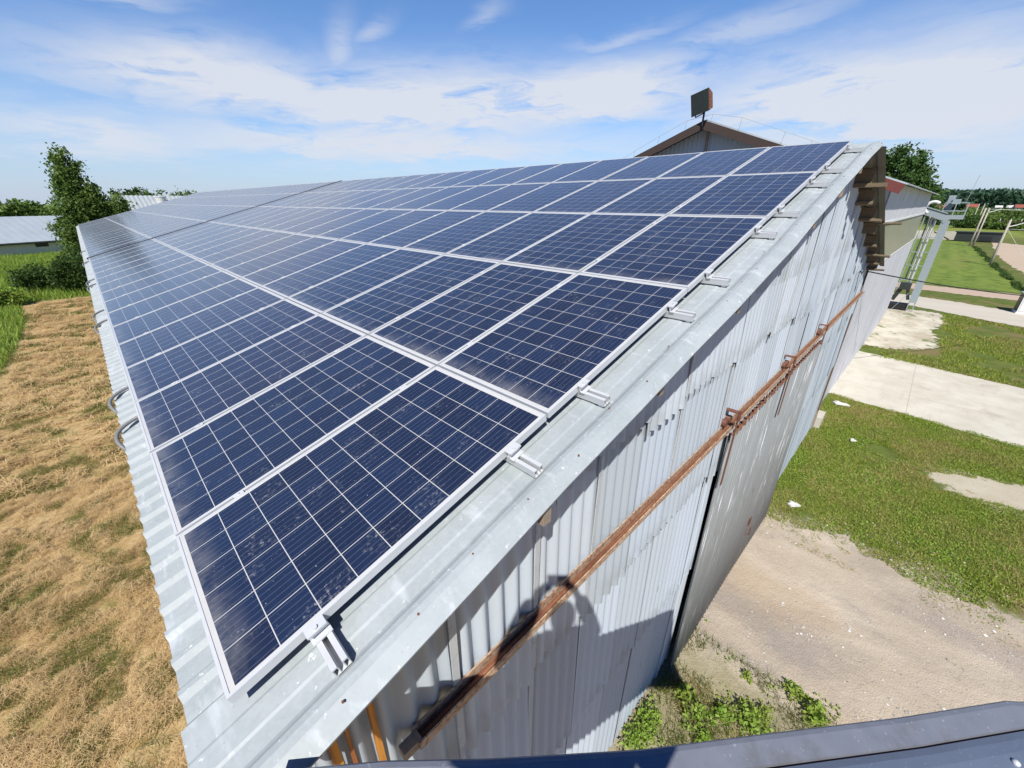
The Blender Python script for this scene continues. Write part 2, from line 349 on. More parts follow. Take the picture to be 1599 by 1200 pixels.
def m_ground(n, bs):
    p = n.objco(); x, y, z = n.xyz(p)
    e1 = n.mul(n.sub(n.noise(p, .55, 5, .6), .5), 2.2); e2 = n.mul(n.sub(n.noise(p, 3.2, 7, .75), .5), 2.0)
    a = n.noise(p, 1.6, 6, .7); b = n.noise(p, 9.0, 5, .7); f = n.noise(p, 40, 3, .7)
    grass = n.mix(n.step(a, .3, .7), (.085, .120, .022), (.150, .185, .038)); grass = n.mix(n.mul(n.step(b, .42, .68), .5), grass, (.065, .090, .018))
    brown = n.step(n.add(n.noise(p, .6, 5, .62), n.mul(n.sub(b, .5), .3)), .50, .62); grass = n.mix(n.mul(brown, .7), grass, (.22, .16, .075))
    hay = n.mix(n.step(n.noise(n.vmul(p, (1, 1.7, 1)), 2.4, 6, .72), .3, .7), (.30, .19, .07), (.50, .35, .16)); hay = n.mix(n.mul(n.step(b, .40, .65), .6), hay, (.58, .43, .23))
    hay = n.mix(n.mul(n.step(n.noise(p, 1.1, 5, .7), .52, .66), .75), hay, (.15, .15, .035)); hay = n.mix(n.mul(n.step(f, .50, .72), .6), hay, (.13, .085, .035))
    dirt = n.mix(n.step(n.noise(n.vmul(p, (1.0, .45, 1)), .9, 5, .6), .3, .7), (.45, .37, .28), (.59, .50, .385)); dirt = n.mix(n.mul(n.step(n.noise(n.vmul(p, (1.0, .6, 1)), .5, 5, .65), .47, .66), .75), dirt, (.31, .27, .235))
    dirt = n.mix(n.mul(n.step(n.noise(n.vmul(p, (1.0, .5, 1)), .45, 4), .5, .62), .45), dirt, (.42, .30, .185))
    st = n.voro(p, 13.0); st2 = n.voro(p, 31.0); zone = n.step(n.noise(p, .7, 4, .6), .46, .62)
    dirt = n.mix(n.mul(n.step(st, .24, .14), n.mul(zone, n.step(n.noise(p, 4.5, 3, .6), .52, .60))), dirt, (.70, .67, .62)); dirt = n.mix(n.mul(n.step(f, .52, .74), .35), dirt, (.20, .155, .115))
    rut = n.math('SINE', n.add(n.add(n.mul(x, 2.6), n.mul(y, 1.1)), n.mul(n.noise(p, .5, 3), 5.0))); dirt = n.mix(n.mul(n.step(rut, .45, .95), .30), dirt, (.33, .265, .20)); dirt = n.mix(n.mul(n.step(n.noise(p, 75, 2, .7), .56, .70), .45), dirt, (.62, .56, .47))
    dirt = n.mix(n.mul(n.step(st2, .22, .12), n.mul(zone, .5)), dirt, (.64, .60, .54))
    # bare rubble patches in the grass beside the yard
    rx = n.add(n.math('POWER', n.mul(n.sub(x, 15.6), 1.1), 2.0), n.math('POWER', n.mul(n.sub(y, -4.7), .62), 2.0))
    rub = n.step(n.add(n.math('SQRT', rx), n.mul(e2, 1.2)), 1.15, .9); grass = n.mix(n.mul(rub, .9), grass, n.mix(a, (.46, .38, .26), (.64, .59, .48)))
    nearw = n.step(n.add(n.math('ABSOLUTE', n.sub(y, -.15)), n.mul(e2, .3)), .55, .15)
    dz_ = n.mul(n.step(n.add(n.add(x, e1), n.mul(e2, .6)), 10.95, 10.55), n.step(n.add(y, n.mul(e2, .4)), 3.5, 2.5))
    weed = n.mul(n.step(n.add(n.math('SQRT', n.add(n.math('POWER', n.sub(x, 4.5), 2.0), n.math('POWER', n.mul(n.sub(y, -.9), .7), 2.0))), e2), 1.7, .8), .55)
    dirt = n.mix(weed, dirt, (.20, .19, .06))
    c = n.mix(dz_, grass, dirt)
    hz_ = n.mul(n.step(n.add(x, n.mul(e2, .2)), 1.0, .4), n.step(n.add(y, n.mul(e1, .7)), 48.5, 47.0))
    cut = n.mul(n.step(n.add(n.add(x, n.mul(e2, .3)), n.mul(n.math('POWER', n.math('ABSOLUTE', n.mul(n.sub(y, 35.0), .1)), 2.0), .55)), -3.9, -4.4), n.step(y, 24.0, 26.0)); hz_ = n.mul(hz_, n.sub(1.0, cut))
    c = n.mix(hz_, c, hay)
    far = n.mul(n.step(y, 46, 50), n.step(x, 6.0, 2.0)); wg = n.mix(n.step(n.noise(p, .35, 5, .7), .35, .65), (.10, .16, .025), (.20, .24, .05)); c = n.mix(n.mul(far, n.sub(1.0, hz_)), c, wg)
    meadow = n.step(x, 140, 170); mg = n.mix(n.step(n.noise(n.vmul(p, (.5, 1.5, 1)), .06, 5, .6), .4, .62), (.085, .15, .022), (.22, .25, .05)); c = n.mix(meadow, c, mg)
    h = n.add(n.mul(b, .6), n.mul(f, .4)); bs(c, .95, 0, n.bump(h, .9, .05), .2)
M_GROUND = material("farmyard_ground", m_ground)
def leafmat(name, c1, c2, c3):
    def f(n, bs):
        i = n.island(); p = n.pos()
        c = n.mix(i, c1, c2); c = n.mix(n.mul(n.step(n.noise(p, .8, 3), .45, .65), .55), c, c3); bs(c, .55, 0, None, .25)
        b = n.t.nodes['Principled BSDF']; tr = n.new('ShaderNodeBsdfTranslucent'); n.l.new(c, tr.inputs[0]); ms = n.new('ShaderNodeMixShader'); ms.inputs[0].default_value = .28
        n.l.new(b.outputs[0], ms.inputs[1]); n.l.new(tr.outputs[0], ms.inputs[2]); n.l.new(ms.outputs[0], n.t.nodes['Material Output'].inputs[0])
    return material(name, f)
M_LEAF = leafmat("poplar_leaves", (.080, .150, .028), (.160, .240, .052), (.18, .25, .055))
M_LEAF2 = leafmat("walnut_leaves", (.045, .105, .024), (.095, .165, .038), (.07, .13, .028))
M_LEAFD = leafmat("dark_leaves", (.040, .085, .018), (.080, .135, .028), (.085, .14, .03))
M_WEED = leafmat("weed_leaves", (.17, .29, .036), (.32, .44, .07), (.33, .36, .075))
M_PINE = leafmat("hazed_forest_leaves", (.040, .090, .055), (.062, .125, .070), (.075, .14, .07))  # bluish tint stands in for haze over the far wood
M_GRASS = leafmat("grass_blades", (.17, .24, .028), (.33, .38, .06), (.38, .31, .12))
M_STRAW = leafmat("cut_straw", (.54, .37, .165), (.76, .57, .31), (.42, .28, .115))
M_STUB = leafmat("stubble_blades", (.085, .12, .018), (.17, .20, .038), (.19, .18, .05))
def m_bark(n, bs): bs(n.mix(n.noise(n.vmul(n.objco(), (6, 6, 1.5)), 3, 5), (.07, .055, .04), (.15, .12, .09)), .9)
M_BARK = material("bark", m_bark)
def m_pole(n, bs): bs(n.mix(n.noise(n.vmul(n.objco(), (8, 8, .6)), 2, 4), (.36, .32, .26), (.50, .46, .38)), .85)
M_POLE = material("weathered_pole", m_pole)
def m_blue(n, bs):
    p = n.objco(); c = n.mix(n.noise(p, 5, 5, .65), (.125, .155, .215), (.165, .20, .265)); c = n.mix(n.mul(n.step(n.noise(p, 90, 2), .66, .72), .4), c, (.35, .36, .38)); sc = n.noise(n.vmul(p, (9, 60, 9)), 3, 3, .6); c = n.mix(n.mul(n.step(sc, .64, .70), .35), c, (.30, .33, .38)); d = n.noise(p, 2.6, 6, .7); c = n.mix(n.mul(n.step(d, .52, .72), .35), c, (.17, .17, .17)); bs(c, n.add(n.mul(d, .35), .16), .15, n.bump(n.noise(p, 5, 3), .25, .01))
M_BLUE = material("blue_grey_paint", m_blue)
def m_rim(n, bs):
    p = n.objco(); c = n.mix(n.noise(p, 14, 4), (.17, .185, .22), (.25, .265, .30)); d = n.noise(p, 4, 6, .75); c = n.mix(n.mul(n.step(d, .50, .68), .45), c, (.13, .12, .115)); c = n.mix(n.mul(n.step(n.noise(p, 70, 3), .66, .72), .6), c, (.42, .42, .43)); bs(c, n.add(n.mul(d, .3), .28), .2)
M_RIM = material("grey_rim_paint", m_rim)
def m_gap(n, bs): bs((.055, .022, .022), .8)
M_GAP = material("dark_red_joint", m_gap)
def m_roofgrey(n, bs):
    p = n.objco(); bs(n.mix(n.noise(n.vmul(p, (1, 1, .3)), .8, 4), (.42, .48, .50), (.56, .61, .62)), .4, .2)
M_ROOFG = material("pale_blue_grey_roof", m_roofgrey)
def m_plaster(n, bs): bs(n.mix(n.noise(n.objco(), .5, 5), (.62, .60, .55), (.72, .70, .66)), .9)
M_PLAST = material("white_plaster", m_plaster)
def m_redroof(n, bs): bs(n.mix(n.noise(n.objco(), .6, 3), (.25, .065, .045), (.33, .10, .06)), .8)
M_REDROOF = material("red_tiles", m_redroof)
def m_skin(n, bs): bs((.50, .31, .22), .5)
M_SKIN = material("skin", m_skin)
def m_jacket(n, bs): bs((.05, .06, .09), .85)
M_JACKET = material("dark_cloth", m_jacket)
def m_asb(n, bs):
    p = n.objco(); a = n.noise(n.vmul(p, (1, 4, 1)), 1.5, 6, .7); bs(n.mix(a, (.10, .10, .09), (.22, .215, .19)), .9)
M_ASB = material("grimy_asbestos_underside", m_asb)
def m_cab(n, bs): bs((.70, .72, .72), .4)
M_CABW = material("white_cabinet", m_cab)

# ------------------------------------------------------------------ ground and paving
mb = MB(); S = 2500.0
xs = [-S, -400, -100, -30, 0, 30, 100, 400, S]
mb.grid([[(x, y, G) for x in xs] for y in xs])
kind(mb.build("ground", M_GROUND), 'structure')
def sheet(name, pts, z, mat, wob=.0, seg=14):
    """flat irregular patch lying z above the ground"""
    out = []; k = len(pts)
    for i in range(k):
        a, b = Vector((*pts[i], 0)), Vector((*pts[(i+1) % k], 0))
        for j in range(seg):
            p = a.lerp(b, j/seg); d = (b-a).normalized(); w_ = (rng.random()-.5)*2*wob
            out.append((p.x - d.y*w_, p.y + d.x*w_, G+z))
    m = MB(); m.v = out; m.f = [tuple(range(len(out)))]
    return kind(m.build(name, mat), 'structure')
sheet("concrete_apron", [(20.1, .6), (19.5, -5.2), (18.9, -12), (26.1, -12), (26.5, -5.7), (27.7, .6)], .012, M_CONC, .05)
sheet("old_concrete_slab", [(28.9, .6), (29.3, -1.4), (30.6, -2.6), (31.6, -3.1), (36, -2.7), (38.5, -3.3), (41.8, -2.9), (42.5, .6)], .012, M_OLDC, .22, 18)
sheet("road", [(44.6, 3), (43.7, -1.4), (42.2, -4.0), (40.7, -6.8), (36.5, -14), (43, -14), (46.2, -7.4), (47.9, -4.0), (48.8, -1.0), (50, 3)], .012, M_ROAD, .12)
sheet("earth_lane", [(53.3, 6), (52.9, -1.2), (52.5, -4.1), (52.2, -7.4), (51.5, -16), (56, -16), (56.2, -7.7), (56.0, -4.1), (56.5, -1.1), (57, 6)], .012, M_LANE, .18)
sheet("lawn", [(57.2, 8), (57.1, -7.9), (62, -8.0), (79, -7.6), (108, -6.6), (131, -5.2), (135, 8)], .008, M_LAWN, .15)
sheet("ploughed_field", [(60, -13), (70, -9.7), (80, -9.0), (97, -8.6), (133, -9.3), (126, -13.5), (118, -40), (60, -60)], .010, M_SAND, .25)

# ------------------------------------------------------------------ the panelled hall
V0, V1, XR = -0.17, 8.50, 8.17                # eave and ridge along the slope, ridge x
L0, L1 = -0.32, 45.0
hall = thing("warehouse", "long metal clad hall with low pitched grey sheet roof covered in solar panels", "warehouse")
mb = MB()                                     # corrugated roof slope under the panels
prof = []; u = -0.17
while u < L1:
    prof += [(u, -.127), (u+.086, -.127), (u+.112, -.108), (u+.136, -.108)]; u += .158
prof.append((L1, -.127))
mb.grid([[roofp(v, u, nn) for u, nn in prof] for v in (V0, 2.0, 4.2, 6.4, V1)])
mb.build("roof", M_GALV, hall, thick=.0)
mb = MB()                                     # under-roof deck: keeps the hall dark inside
mb.grid([[roofp(v, u, -.150) for u in (L0+.06, L1)] for v in (V0+.02, V1)])
rf2 = lambda x: (2*XR-x)                       # mirror
pr2 = []; u = L0-.04
while u < L1: pr2 += [(u, .0), (u+.09, .0), (u+.12, .03), (u+.15, .03), (u+.177, 0)]; u += .177
def right_roof(v, u, nn): p = roofp(v, u, nn); return (2*XR - p[0], p[1], p[2])
mb.grid([[right_roof(v, u, nn-.155) for u, nn in pr2] for v in (V0, 2.0, 4.2, 6.4, V1)])
mb.build("roof_underside", M_ASB, hall)
mb = MB()                                     # folded verge flashing along the near gable
vp = [(.12, -.104), (.0, -.104), (-.012, -.099), (-.085, -.099), (-.096, -.105), (-.158, -.105), (-.172, -.099), (-.190, -.086), (-.215, -.080), (-.245, -.084), (-.262, -.094), (-.312, -.122), (-.308, -.136)]
vs = [V0-.01, .8, 1.4, 2.05, 2.7, 3.3, 4.0, 4.6, 5.2, 5.85, 6.5, 7.1, 7.8, V1-.02]
rows = []
for k, v in enumerate(vs):
    bow = -.045*math.exp(-((v-4.2)/1.9)**2)      # the verge is not quite straight
    rows.append([roofp(v, u+(.004*math.sin(v*5))+bow*min(1, max(0, -u/.2)), nn + .002*math.sin(v*3+u*9)) for u, nn in vp])
mb.grid(rows); fl = mb.build("verge_flashing", M_GALV, hall, smooth=False, thick=.003)
mb = MB()                                     # ridge cap
mb.grid([[roofp(V1-.14, u, -.112) for u in (-.30, L1)], [(XR-.02, -.30, roofp(V1, 0, -.095)[2]), (XR-.02, L1, roofp(V1, 0, -.095)[2])],
         [right_roof(V1-.16, u, -.112) for u in (-.30, L1)]])
mb.build("ridge_cap", M_GALV, hall, thick=.004)
mb = MB()                                     # screw heads of the flashing
for k in range(26):
    v = -.1 + k*.34 + rnd.uniform(-.05, .05); p = roofp(v, -.215+rnd.uniform(-.06, .03), -.082); mb.tube([p, (p[0]-.002, p[1], p[2]+.005)], [.006, .004], 6)
mb.build("screw", M_RUST, hall)['kind'] = 'stuff'
# gable wall: corrugated sheets in four tiers
def ztop(x): xx = x if x <= XR-.05 else 2*(XR-.05)-x; return xx*math.tan(A16) - .19
X0, X1 = .20, 16.05
mb = MB(); sb = MB()
tiers = [(-5.72, -3.25), (-3.37, -1.50), (-1.63, .06), (-.08, 99)]
seam = [X0]
while seam[-1] < X1-.3: seam.append(min(seam[-1]+.64, X1))
seam[-1] = X1
for t, (za, zb) in enumerate(tiers):
    for i in range(len(seam)-1):
        xa, xb = seam[i]-.03, seam[i+1]+.012
        if t < 2 and xa > 5.0 and xb < 10.2: continue
        if t < 2 and xa < 5.08 < xb: xb = 5.08
        if t < 2 and xa < 10.0 < xb: xa = 9.95
        zz0 = za + (rnd.uniform(-.09, .07) if t else rnd.uniform(-.04, .1)); zz1 = zb
        if t == 3 and seam[i] > 6.6 and seam[i] < 9.6: zz0 += .0
        dy = -.004*t - rnd.uniform(0, .005) - (.005 if i % 2 else 0); ph = rnd.uniform(0, .03); lean = -rnd.uniform(.030, .046) if t else 0
        amp = .021 if seam[i] < 4.9 else .016
        nx = max(6, int((xb-xa)/.128*8)); rows = [[], []]
        for k in range(nx+1):
            x = xa + (xb-xa)*k/nx; yy = dy + amp*math.cos((x+ph)*2*math.pi/.128)*(1.0)
            top = min(zz1, ztop(x)); bot = min(zz0, top-.005)
            rows[0].append((x, yy+lean, bot)); rows[1].append((x, yy, top))
        if rows[1][0][2] - rows[0][0][2] < .02 and rows[1][-1][2] - rows[0][-1][2] < .02: continue
        mb.grid([rows[0], rows[1]])
gw = mb.build("gable_wall", M_WALL, hall, smooth=True)
for i, x in enumerate(seam[1:-1]):             # flat cement strips at the sheet seams
    if i % 2 == 0 or x < 1.6 or rnd.random() < .35:
        for t, (za, zb) in enumerate(tiers):
            if t < 2 and 4.8 < x < 10.5: continue
            if rnd.random() < .25: continue
            top = min(zb-.02, ztop(x)-.02); bot = za+rnd.uniform(-.03, .25)
            if top-bot > .12: sb.box((x, -.022-.012*t-.012, (top+bot)/2), (rnd.uniform(.035, .055), .008, top-bot))
sb.build("cover_strip", M_STRIP, hall)['kind'] = 'stuff'
mb = MB()                                      # the other walls and the floor slab edge
mb.quad((X0, .02, G), (X0, L1-.2, G), (X0, L1-.2, -.14), (X0, .02, -.14)); mb.quad((X1, .02, G), (X1, .02, -.14), (X1, L1-.2, -.14), (X1, L1-.2, G))
mb.quad((X0, L1-.2, G), (X1, L1-.2, G), (X1, L1-.2, -.14), (X0, L1-.2, -.14)); mb.v += [(X0, L1-.2, -.14), (X1, L1-.2, -.14), (XR-.05, L1-.2, 2.1)]; k = len(mb.v); mb.f.append((k-3, k-2, k-1))
mb.build("side_wall", M_WALL, hall)
mb = MB(); mb.box((X1+.05, -.03, -2.9), (.09, .09, 5.6)); mb.build("corner_board", M_WOOD, hall)
mb = MB(); mb.box((X1+.02, -.055, -2.5), (.05, .02, 4.9)); mb.build("corner_trim", M_FASCIA, hall)
mb = MB(); mb.box((16.6, -.05, G+.2), (.7, .35, .44)); mb.build("plinth", M_CONC, hall)
for x, wd in ((.225, .035), (.285, .016), (.395, .030)):
    mb = MB(); mb.box((x, -.05, -2.3), (wd, .012, 4.2)); mb.build("rust_strip", M_ORANGE, hall)
# purlin ends under both verges
for x in (1.26, 2.33, 3.44, 4.35, 5.3, 6.3, 7.3):
    z = x*math.tan(A16); mb = MB(); mb.box((x, -.10, z-.158-.05), (.05, .40+rnd.uniform(-.03, .02), .10)); mb.build("purlin", M_WOOD, hall)
for x, out, wd in ((8.9, .46, .20), (9.8, .30, .16), (10.8, .40, .22), (11.9, .66, .26), (12.9, .33, .15), (13.9, .55, .24), (14.9, .36, .16), (15.8, .47, .22)):
    z = (2*XR-x)*math.tan(A16); mb = MB(); mb.box((x, -out/2+.03, z-.39+.22*(out > .6)), (wd*rnd.uniform(.7, 1.1), out*rnd.uniform(.86, 1.06), rnd.uniform(.03, .055)), Euler((rnd.uniform(-.05, .05), A16*.4+rnd.uniform(-.2, .2), rnd.uniform(-.12, .12))).to_matrix()); mb.box((x, -.10, z-.27), (.05, .30, .20)); mb.build("purlin", M_PLANK, hall)
# sliding door, its track and three hangers
door = MB(); rows = [[], []]; nx = 560
for k in range(nx+1):
    x = 4.90 + 5.25*k/nx; yy = -.125 + .021*math.cos(x*2*math.pi/.115) - .05*max(0, (x-7.5)/2.8); rows[0].append((x, yy-.02, -5.63)); rows[1].append((x, yy, -1.10))
door.grid(rows); d_o = door.build("sliding_door", M_DOOR, hall, smooth=True, thick=.004)
mb = MB(); rows = [[], []]
for k in range(nx+1):
    x = 4.88 + 5.29*k/nx; yy = -.130 + .017*math.cos(x*2*math.pi/.15); rows[0].append((x, yy-.006, -1.145)); rows[1].append((x, yy-.004, -1.06))
mb.grid(rows); mb.build("top_edge", M_RUST, d_o, thick=.004)
mb = MB(); mb.tube([(8.0, -.17, -4.55), (8.0, -.24, -4.55), (8.0, -.24, -4.75), (8.0, -.17, -4.75)], .012, 6); mb.box((8.12, -.18, -4.5), (.10, .02, .16)); mb.build("handle", M_HANGER, d_o)
for x in (4.86, 7.45, 10.0):
    mb = MB(); mb.box((x, -.185, -1.22), (.055, .010, 1.05)); mb.box((x, -.110, -.72), (.07, .16, .012)); mb.box((x, -.030, -.78), (.06, .012, .12)); mb.box((x, -.195, -.78), (.09, .010, .10)); mb.build("hanger", M_HANGER, d_o)
    mb = MB()
    for xx in (x-.09, x+.05): mb.tube([(xx, -.10, -.86), (xx, -.05, -.86)], .05, 12)
    mb.build("roller", M_HANGER, d_o)
tr = MB(); tr.box((8.45, -.096, -.985), (15.8, .07, .012)); tr.box((8.45, -.096, -.968), (15.8, .02, .014)); tro = tr.build("door_track", M_RUST, hall)
mb = MB(); mb.box((8.45, -.064, -.945), (15.8, .010, .08)); mb.build("back_lip", M_FLANGE, tro)
mb = MB(); mb.box((8.45, -.132, -.955), (15.8, .010, .06)); mb.build("front_lip", M_FLANGE, tro)
mb = MB(); mb.box((.52, -.096, -.955), (.10, .055, .06)); mb.build("end_block", M_WOOD, tro)

# ------------------------------------------------------------------ solar panels
PV, PU = 1.658, 1.012
NCOL, GAPC, GAPW = 43, 16, .20
ordn = ["", "first", "second", "third", "fourth", "fifth", "sixth", "seventh", "eighth", "ninth", "tenth", "eleventh", "twelfth", "thirteenth", "fourteenth", "fifteenth", "sixteenth",
        "seventeenth", "eighteenth", "nineteenth", "twentieth", "twenty-first", "twenty-second", "twenty-third", "twenty-fourth", "twenty-fifth", "twenty-sixth", "twenty-seventh"]
rowname = ["lowest row along the eave", "second row up from the eave", "middle row of the roof", "second row below the ridge", "topmost row along the ridge"]
LX, LY, FW, TH = 1.640, .992, .012, .040
fr = MB()                                      # frame: four mitred rails
def rail(x0, y0, x1, y1): fr.box(((x0+x1)/2, (y0+y1)/2, -TH/2), (x1-x0, y1-y0, TH))
rail(0, 0, LX, FW); rail(0, LY-FW, LX, LY); rail(0, FW, FW, LY-FW); rail(LX-FW, FW, LX, LY-FW)
gl = MB(); gl.box((LX/2, LY/2, -.006), (LX-2*FW, LY-2*FW, .006))
cb = MB()
cb.box((0, 0, .002), (.05, .034, .006)); cb.tube([(0, 0, .0035), (0, 0, .011)], .007, 6)
first = None
tilt = Euler((0, -A16, 0))
for r in range(5):
    for c in range(NCOL):
        uu = c*PU + (GAPW if c >= GAPC else 0); vv = r*PV
        if c == 0: lab = f"blue solar panel in {rowname[r]}, beside the near gable flashing"
        elif c < GAPC: lab = f"blue solar panel in {rowname[r]}, {ordn[c+1]} from the near gable"
        else: lab = f"blue solar panel in {rowname[r]}, {ordn[c-GAPC+1]} beyond the dark gap"
        t = thing("solar_panel", lab, "solar panel", roofp(vv, uu, rnd.uniform(-.002, .002)), tilt, "solar panels in rows on the hall roof")
        t.rotation_euler = Euler((rnd.uniform(-.0015, .0015), -A16+rnd.uniform(-.001, .001), 0))
        if first is None:
            first = [fr.build("frame", M_ALU, t), gl.build("glass", M_CELL, t)]
            clampm = cb.build("clamp", M_ALU); bpy.data.objects.remove(clampm); clampm = bpy.data.meshes["clamp"]
        else:
            for o in first:
                q = o.copy(); COL.objects.link(q); q.parent = t
        if 0 < c < 14 and c != GAPC:
            for xq in (.303, 1.357):
                q = bpy.data.objects.new("clamp", clampm); COL.objects.link(q); q.parent = t; q.location = (xq, -.010, 0)
mb = MB(); mb.box((4.14, 0, -.01), (8.35, .17, .05)); ct = mb.build("gap_shade_strip", M_BLACK); ct.location = roofp(0, GAPC*PU+.087, -.008); ct.rotation_euler = tilt  # black strip added to draw the dark line of the shaded gap
tag(ct, "black strip standing in for the shaded gap across all panel rows", "shade strip")
# mounting rails under the panels, their ends standing out over the flashing
where = ["lower half of the first panel up from the eave corner", "upper half of the first panel up from the eave corner", "lower half of the second panel up from the eave", "upper half of the second panel up from the eave",
         "lower half of the middle panel", "upper half of the middle panel", "lower half of the second panel below the ridge", "upper half of the second panel below the ridge", "lower half of the panel at the ridge corner", "upper half of the panel at the ridge corner"]
k = 0
for r in range(5):
    for vo in (.303, 1.357):
        v = r*PV+vo; y0 = -.172+rnd.uniform(-.012, .006)
        t = thing("mounting_rail", "aluminium rail end by the " + where[k], "mounting rail", roofp(v, y0, -.040), tilt, "mounting rail ends along the gable")
        ch = MB(); Lr = NCOL*PU+.35
        for x0, x1, z0, z1 in ((-.030, -.010, -.008, -.0005), (.010, .030, -.008, -.0005), (-.0125, -.009, -.042, -.0085), (.009, .0125, -.042, -.0085), (-.030, -.027, -.042, -.0085), (.027, .030, -.042, -.0085), (-.030, .030, -.046, -.0425)):
            ch.box(((x0+x1)/2, Lr/2, (z0+z1)/2), (x1-x0, Lr, z1-z0))
        ch.build("rail_profile", M_ALU, t)
        c2 = MB(); c2.box((0, .158, .043), (.075, .042, .008)); c2.box((0, .157, .020), (.075, .006, .040)); c2.box((0, .142, .003), (.075, .030, .006)); c2.tube([(0, .150, .045), (0, .150, .056)], .009, 8); c2.build("end_clamp", M_ALU, t)
        c3 = MB(); c3.box((0, .03, -.0535), (.05, .03, .013)); c3.build("foot", M_ALU, t)
        k += 1
# conduit hoses looping out over the eave
hl = ["nearest the camera corner", "second from the near corner of the eave", "lower of the second pair along the eave", "upper of the second pair along the eave", "lower of the third pair along the eave", "upper of the third pair along the eave", "next beyond the third pair along the eave", "farthest one seen along the eave"]
for k, u in enumerate((2.81, 3.63, 6.98, 7.83, 11.07, 11.88, 16.12, 20.17)):
    mb = MB(); pts = []; key = [(.06, .0, -.075), (-.05, .01, -.082), (-.13, -.02, -.086), (-.185, -.08, -.095), (-.205, -.16, -.118), (-.195, -.235, -.165), (-.165, -.27, -.25)]
    sc_ = rnd.uniform(.85, 1.15)
    for j in range(25):                        # smooth curve through the key points
        t_ = j/24*(len(key)-1); a = min(int(t_), len(key)-2); f_ = t_-a; p0, p1, p2, p3 = (Vector(key[max(0, min(len(key)-1, a+q))]) for q in (-1, 0, 1, 2))
        p_ = .5*((2*p1) + (p2-p0)*f_ + (2*p0-5*p1+4*p2-p3)*f_*f_ + (3*p1-p0-3*p2+p3)*f_**3); pts.append(roofp(p_.x, u + p_.y*sc_ + .1, p_.z))
    mb.tube(pts, .0135, 10); tag(mb.build("conduit_hose", M_HOSE, None, smooth=True), "grey corrugated hose curling over the eave, " + hl[k], "hose", "conduit hoses over the eave")

# ------------------------------------------------------------------ second building with its gable behind the ridge
B = thing("gabled_building", "pale sheet clad building with dark brown gable rising behind the panelled roof", "building", (17.4, .18, 0), (0, 0, R(-.9)))
EZ, RZ, WD, LB = 2.09, 4.17, 11.4, 21.4        # eave, ridge, width, length
mb = MB(); rows = [[], []]; nx = 520            # near gable, corrugated, in x = 0
for k in range(nx+1):
    y = WD*k/nx; xo = .012*math.cos(y*2*math.pi/.17); zt = EZ-.12+(RZ-EZ)*(1-abs(y-WD/2)/(WD/2)); rows[0].append((xo, y, G)); rows[1].append((xo, y, zt))
mb.grid(rows); mb.build("gable_wall", M_WALL, B, smooth=True)
mb = MB(); x = 0.0                              # long wall of flat sheets
while x < LB:
    x1 = min(LB, x+rnd.choice((1.0, 1.05, 1.2))); d = -rnd.uniform(0, .012); mb.box(((x+x1)/2, d-.02, (EZ-.03+.92)/2), (x1-x-.012, .02, EZ-.03-.92)); mb.box(((x+x1)/2, d-.02, (-.62+G)/2), (x1-x-.012, .02, -.62-G)); x = x1
mb.build("side_wall", M_WHITE, B)
mb = MB(); mb.box((LB/2, .004, .15), (LB, .02, 1.52)); mb.build("light_band", M_BAND, B)
for z in (.92, -.62):
    mb = MB(); mb.box((LB/2, -.045, z), (LB, .03, .07)); mb.build("band_trim", M_TRIM, B)
mb = MB(); mb.quad((LB, 0, G), (LB, WD, G), (LB, WD, EZ-.05), (LB, 0, EZ-.05)); mb.v += [(LB, 0, EZ-.05), (LB, WD, EZ-.05), (LB, WD/2, RZ-.06)]; q = len(mb.v); mb.f.append((q-3, q-2, q-1)); mb.quad((.01, WD, G), (LB, WD, G), (LB, WD, EZ-.1), (.01, WD, EZ-.1)); mb.build("far_wall", M_WHITE, B)
sl_ = (RZ-EZ)/(WD/2)
for s in (0, 1):                                # two roof slopes, wavy
    mb = MB(); rows = [[], []]; nx = 260
    for k in range(nx+1):
        x = -.55 + (LB+.9)*k/nx; zz = .02*math.cos(x*2*math.pi/.36); y0 = -.38; rows[0].append((x, y0 if not s else WD-y0, EZ+y0*sl_+zz+.04)); rows[1].append((x, WD/2, RZ+zz+.04))
    mb.grid(rows); mb.build("roof", M_GALV, B, smooth=True, thick=.012)
for y0, y1, m in ((WD/2, WD+.3, M_FASCIA), (WD/2, 1.9, M_FASCIA), (1.9, -.30, M_REDF)):
    z0 = RZ - sl_*abs(y0-WD/2); z1 = RZ - sl_*abs(y1-WD/2); mb = MB(); mb.bar((-.56, y0, z0-.12), (-.56, y1, z1-.12), .05, .26); mb.build("fascia", m, B)
for y in (.35, .75, 1.15, 1.5):
    mb = MB(); mb.box((-.05, y, .9), (.08, .06, 2.2)); mb.build("brown_post", M_FASCIA, B)
mb = MB(); mb.box((-.03, WD/2, 3.2), (.06, .09, 1.5)); mb.build("gable_post", M_WOOD, B)
# floodlight on the gable peak
fl_ = thing("floodlight", "black square floodlight with rusty side on the gable peak", "floodlight", (16.85, 5.9, 4.30), (0, 0, 0))
def rotm(rx, ry, rz): return Euler((rx, ry, rz)).to_matrix()
fm = rotm(R(8), R(-8), R(-108))
mb = MB(); mb.tube([(0, 0, -.30), (0, 0, .14)], .035, 8); mb.build("post", M_BLACK, fl_)
hd = MB(); c0 = Vector((0, .10, .42))
def fpt(x, y, z): return tuple(c0 + fm @ Vector((x, y, z)))
i = [fpt(sx*.37, -.16, sz*.34) for sx, sz in ((-1,-1),(1,-1),(1,1),(-1,1))] + [fpt(sx*.20, .24, sz*.22) for sx, sz in ((-1,-1),(1,-1),(1,1),(-1,1))]
hd.v = i; hd.f = [(3,2,1,0), (4,5,6,7), (0,1,5,4), (1,2,6,5), (2,3,7,6), (3,0,4,7)]; hdo = hd.build("housing", M_RUST, fl_)
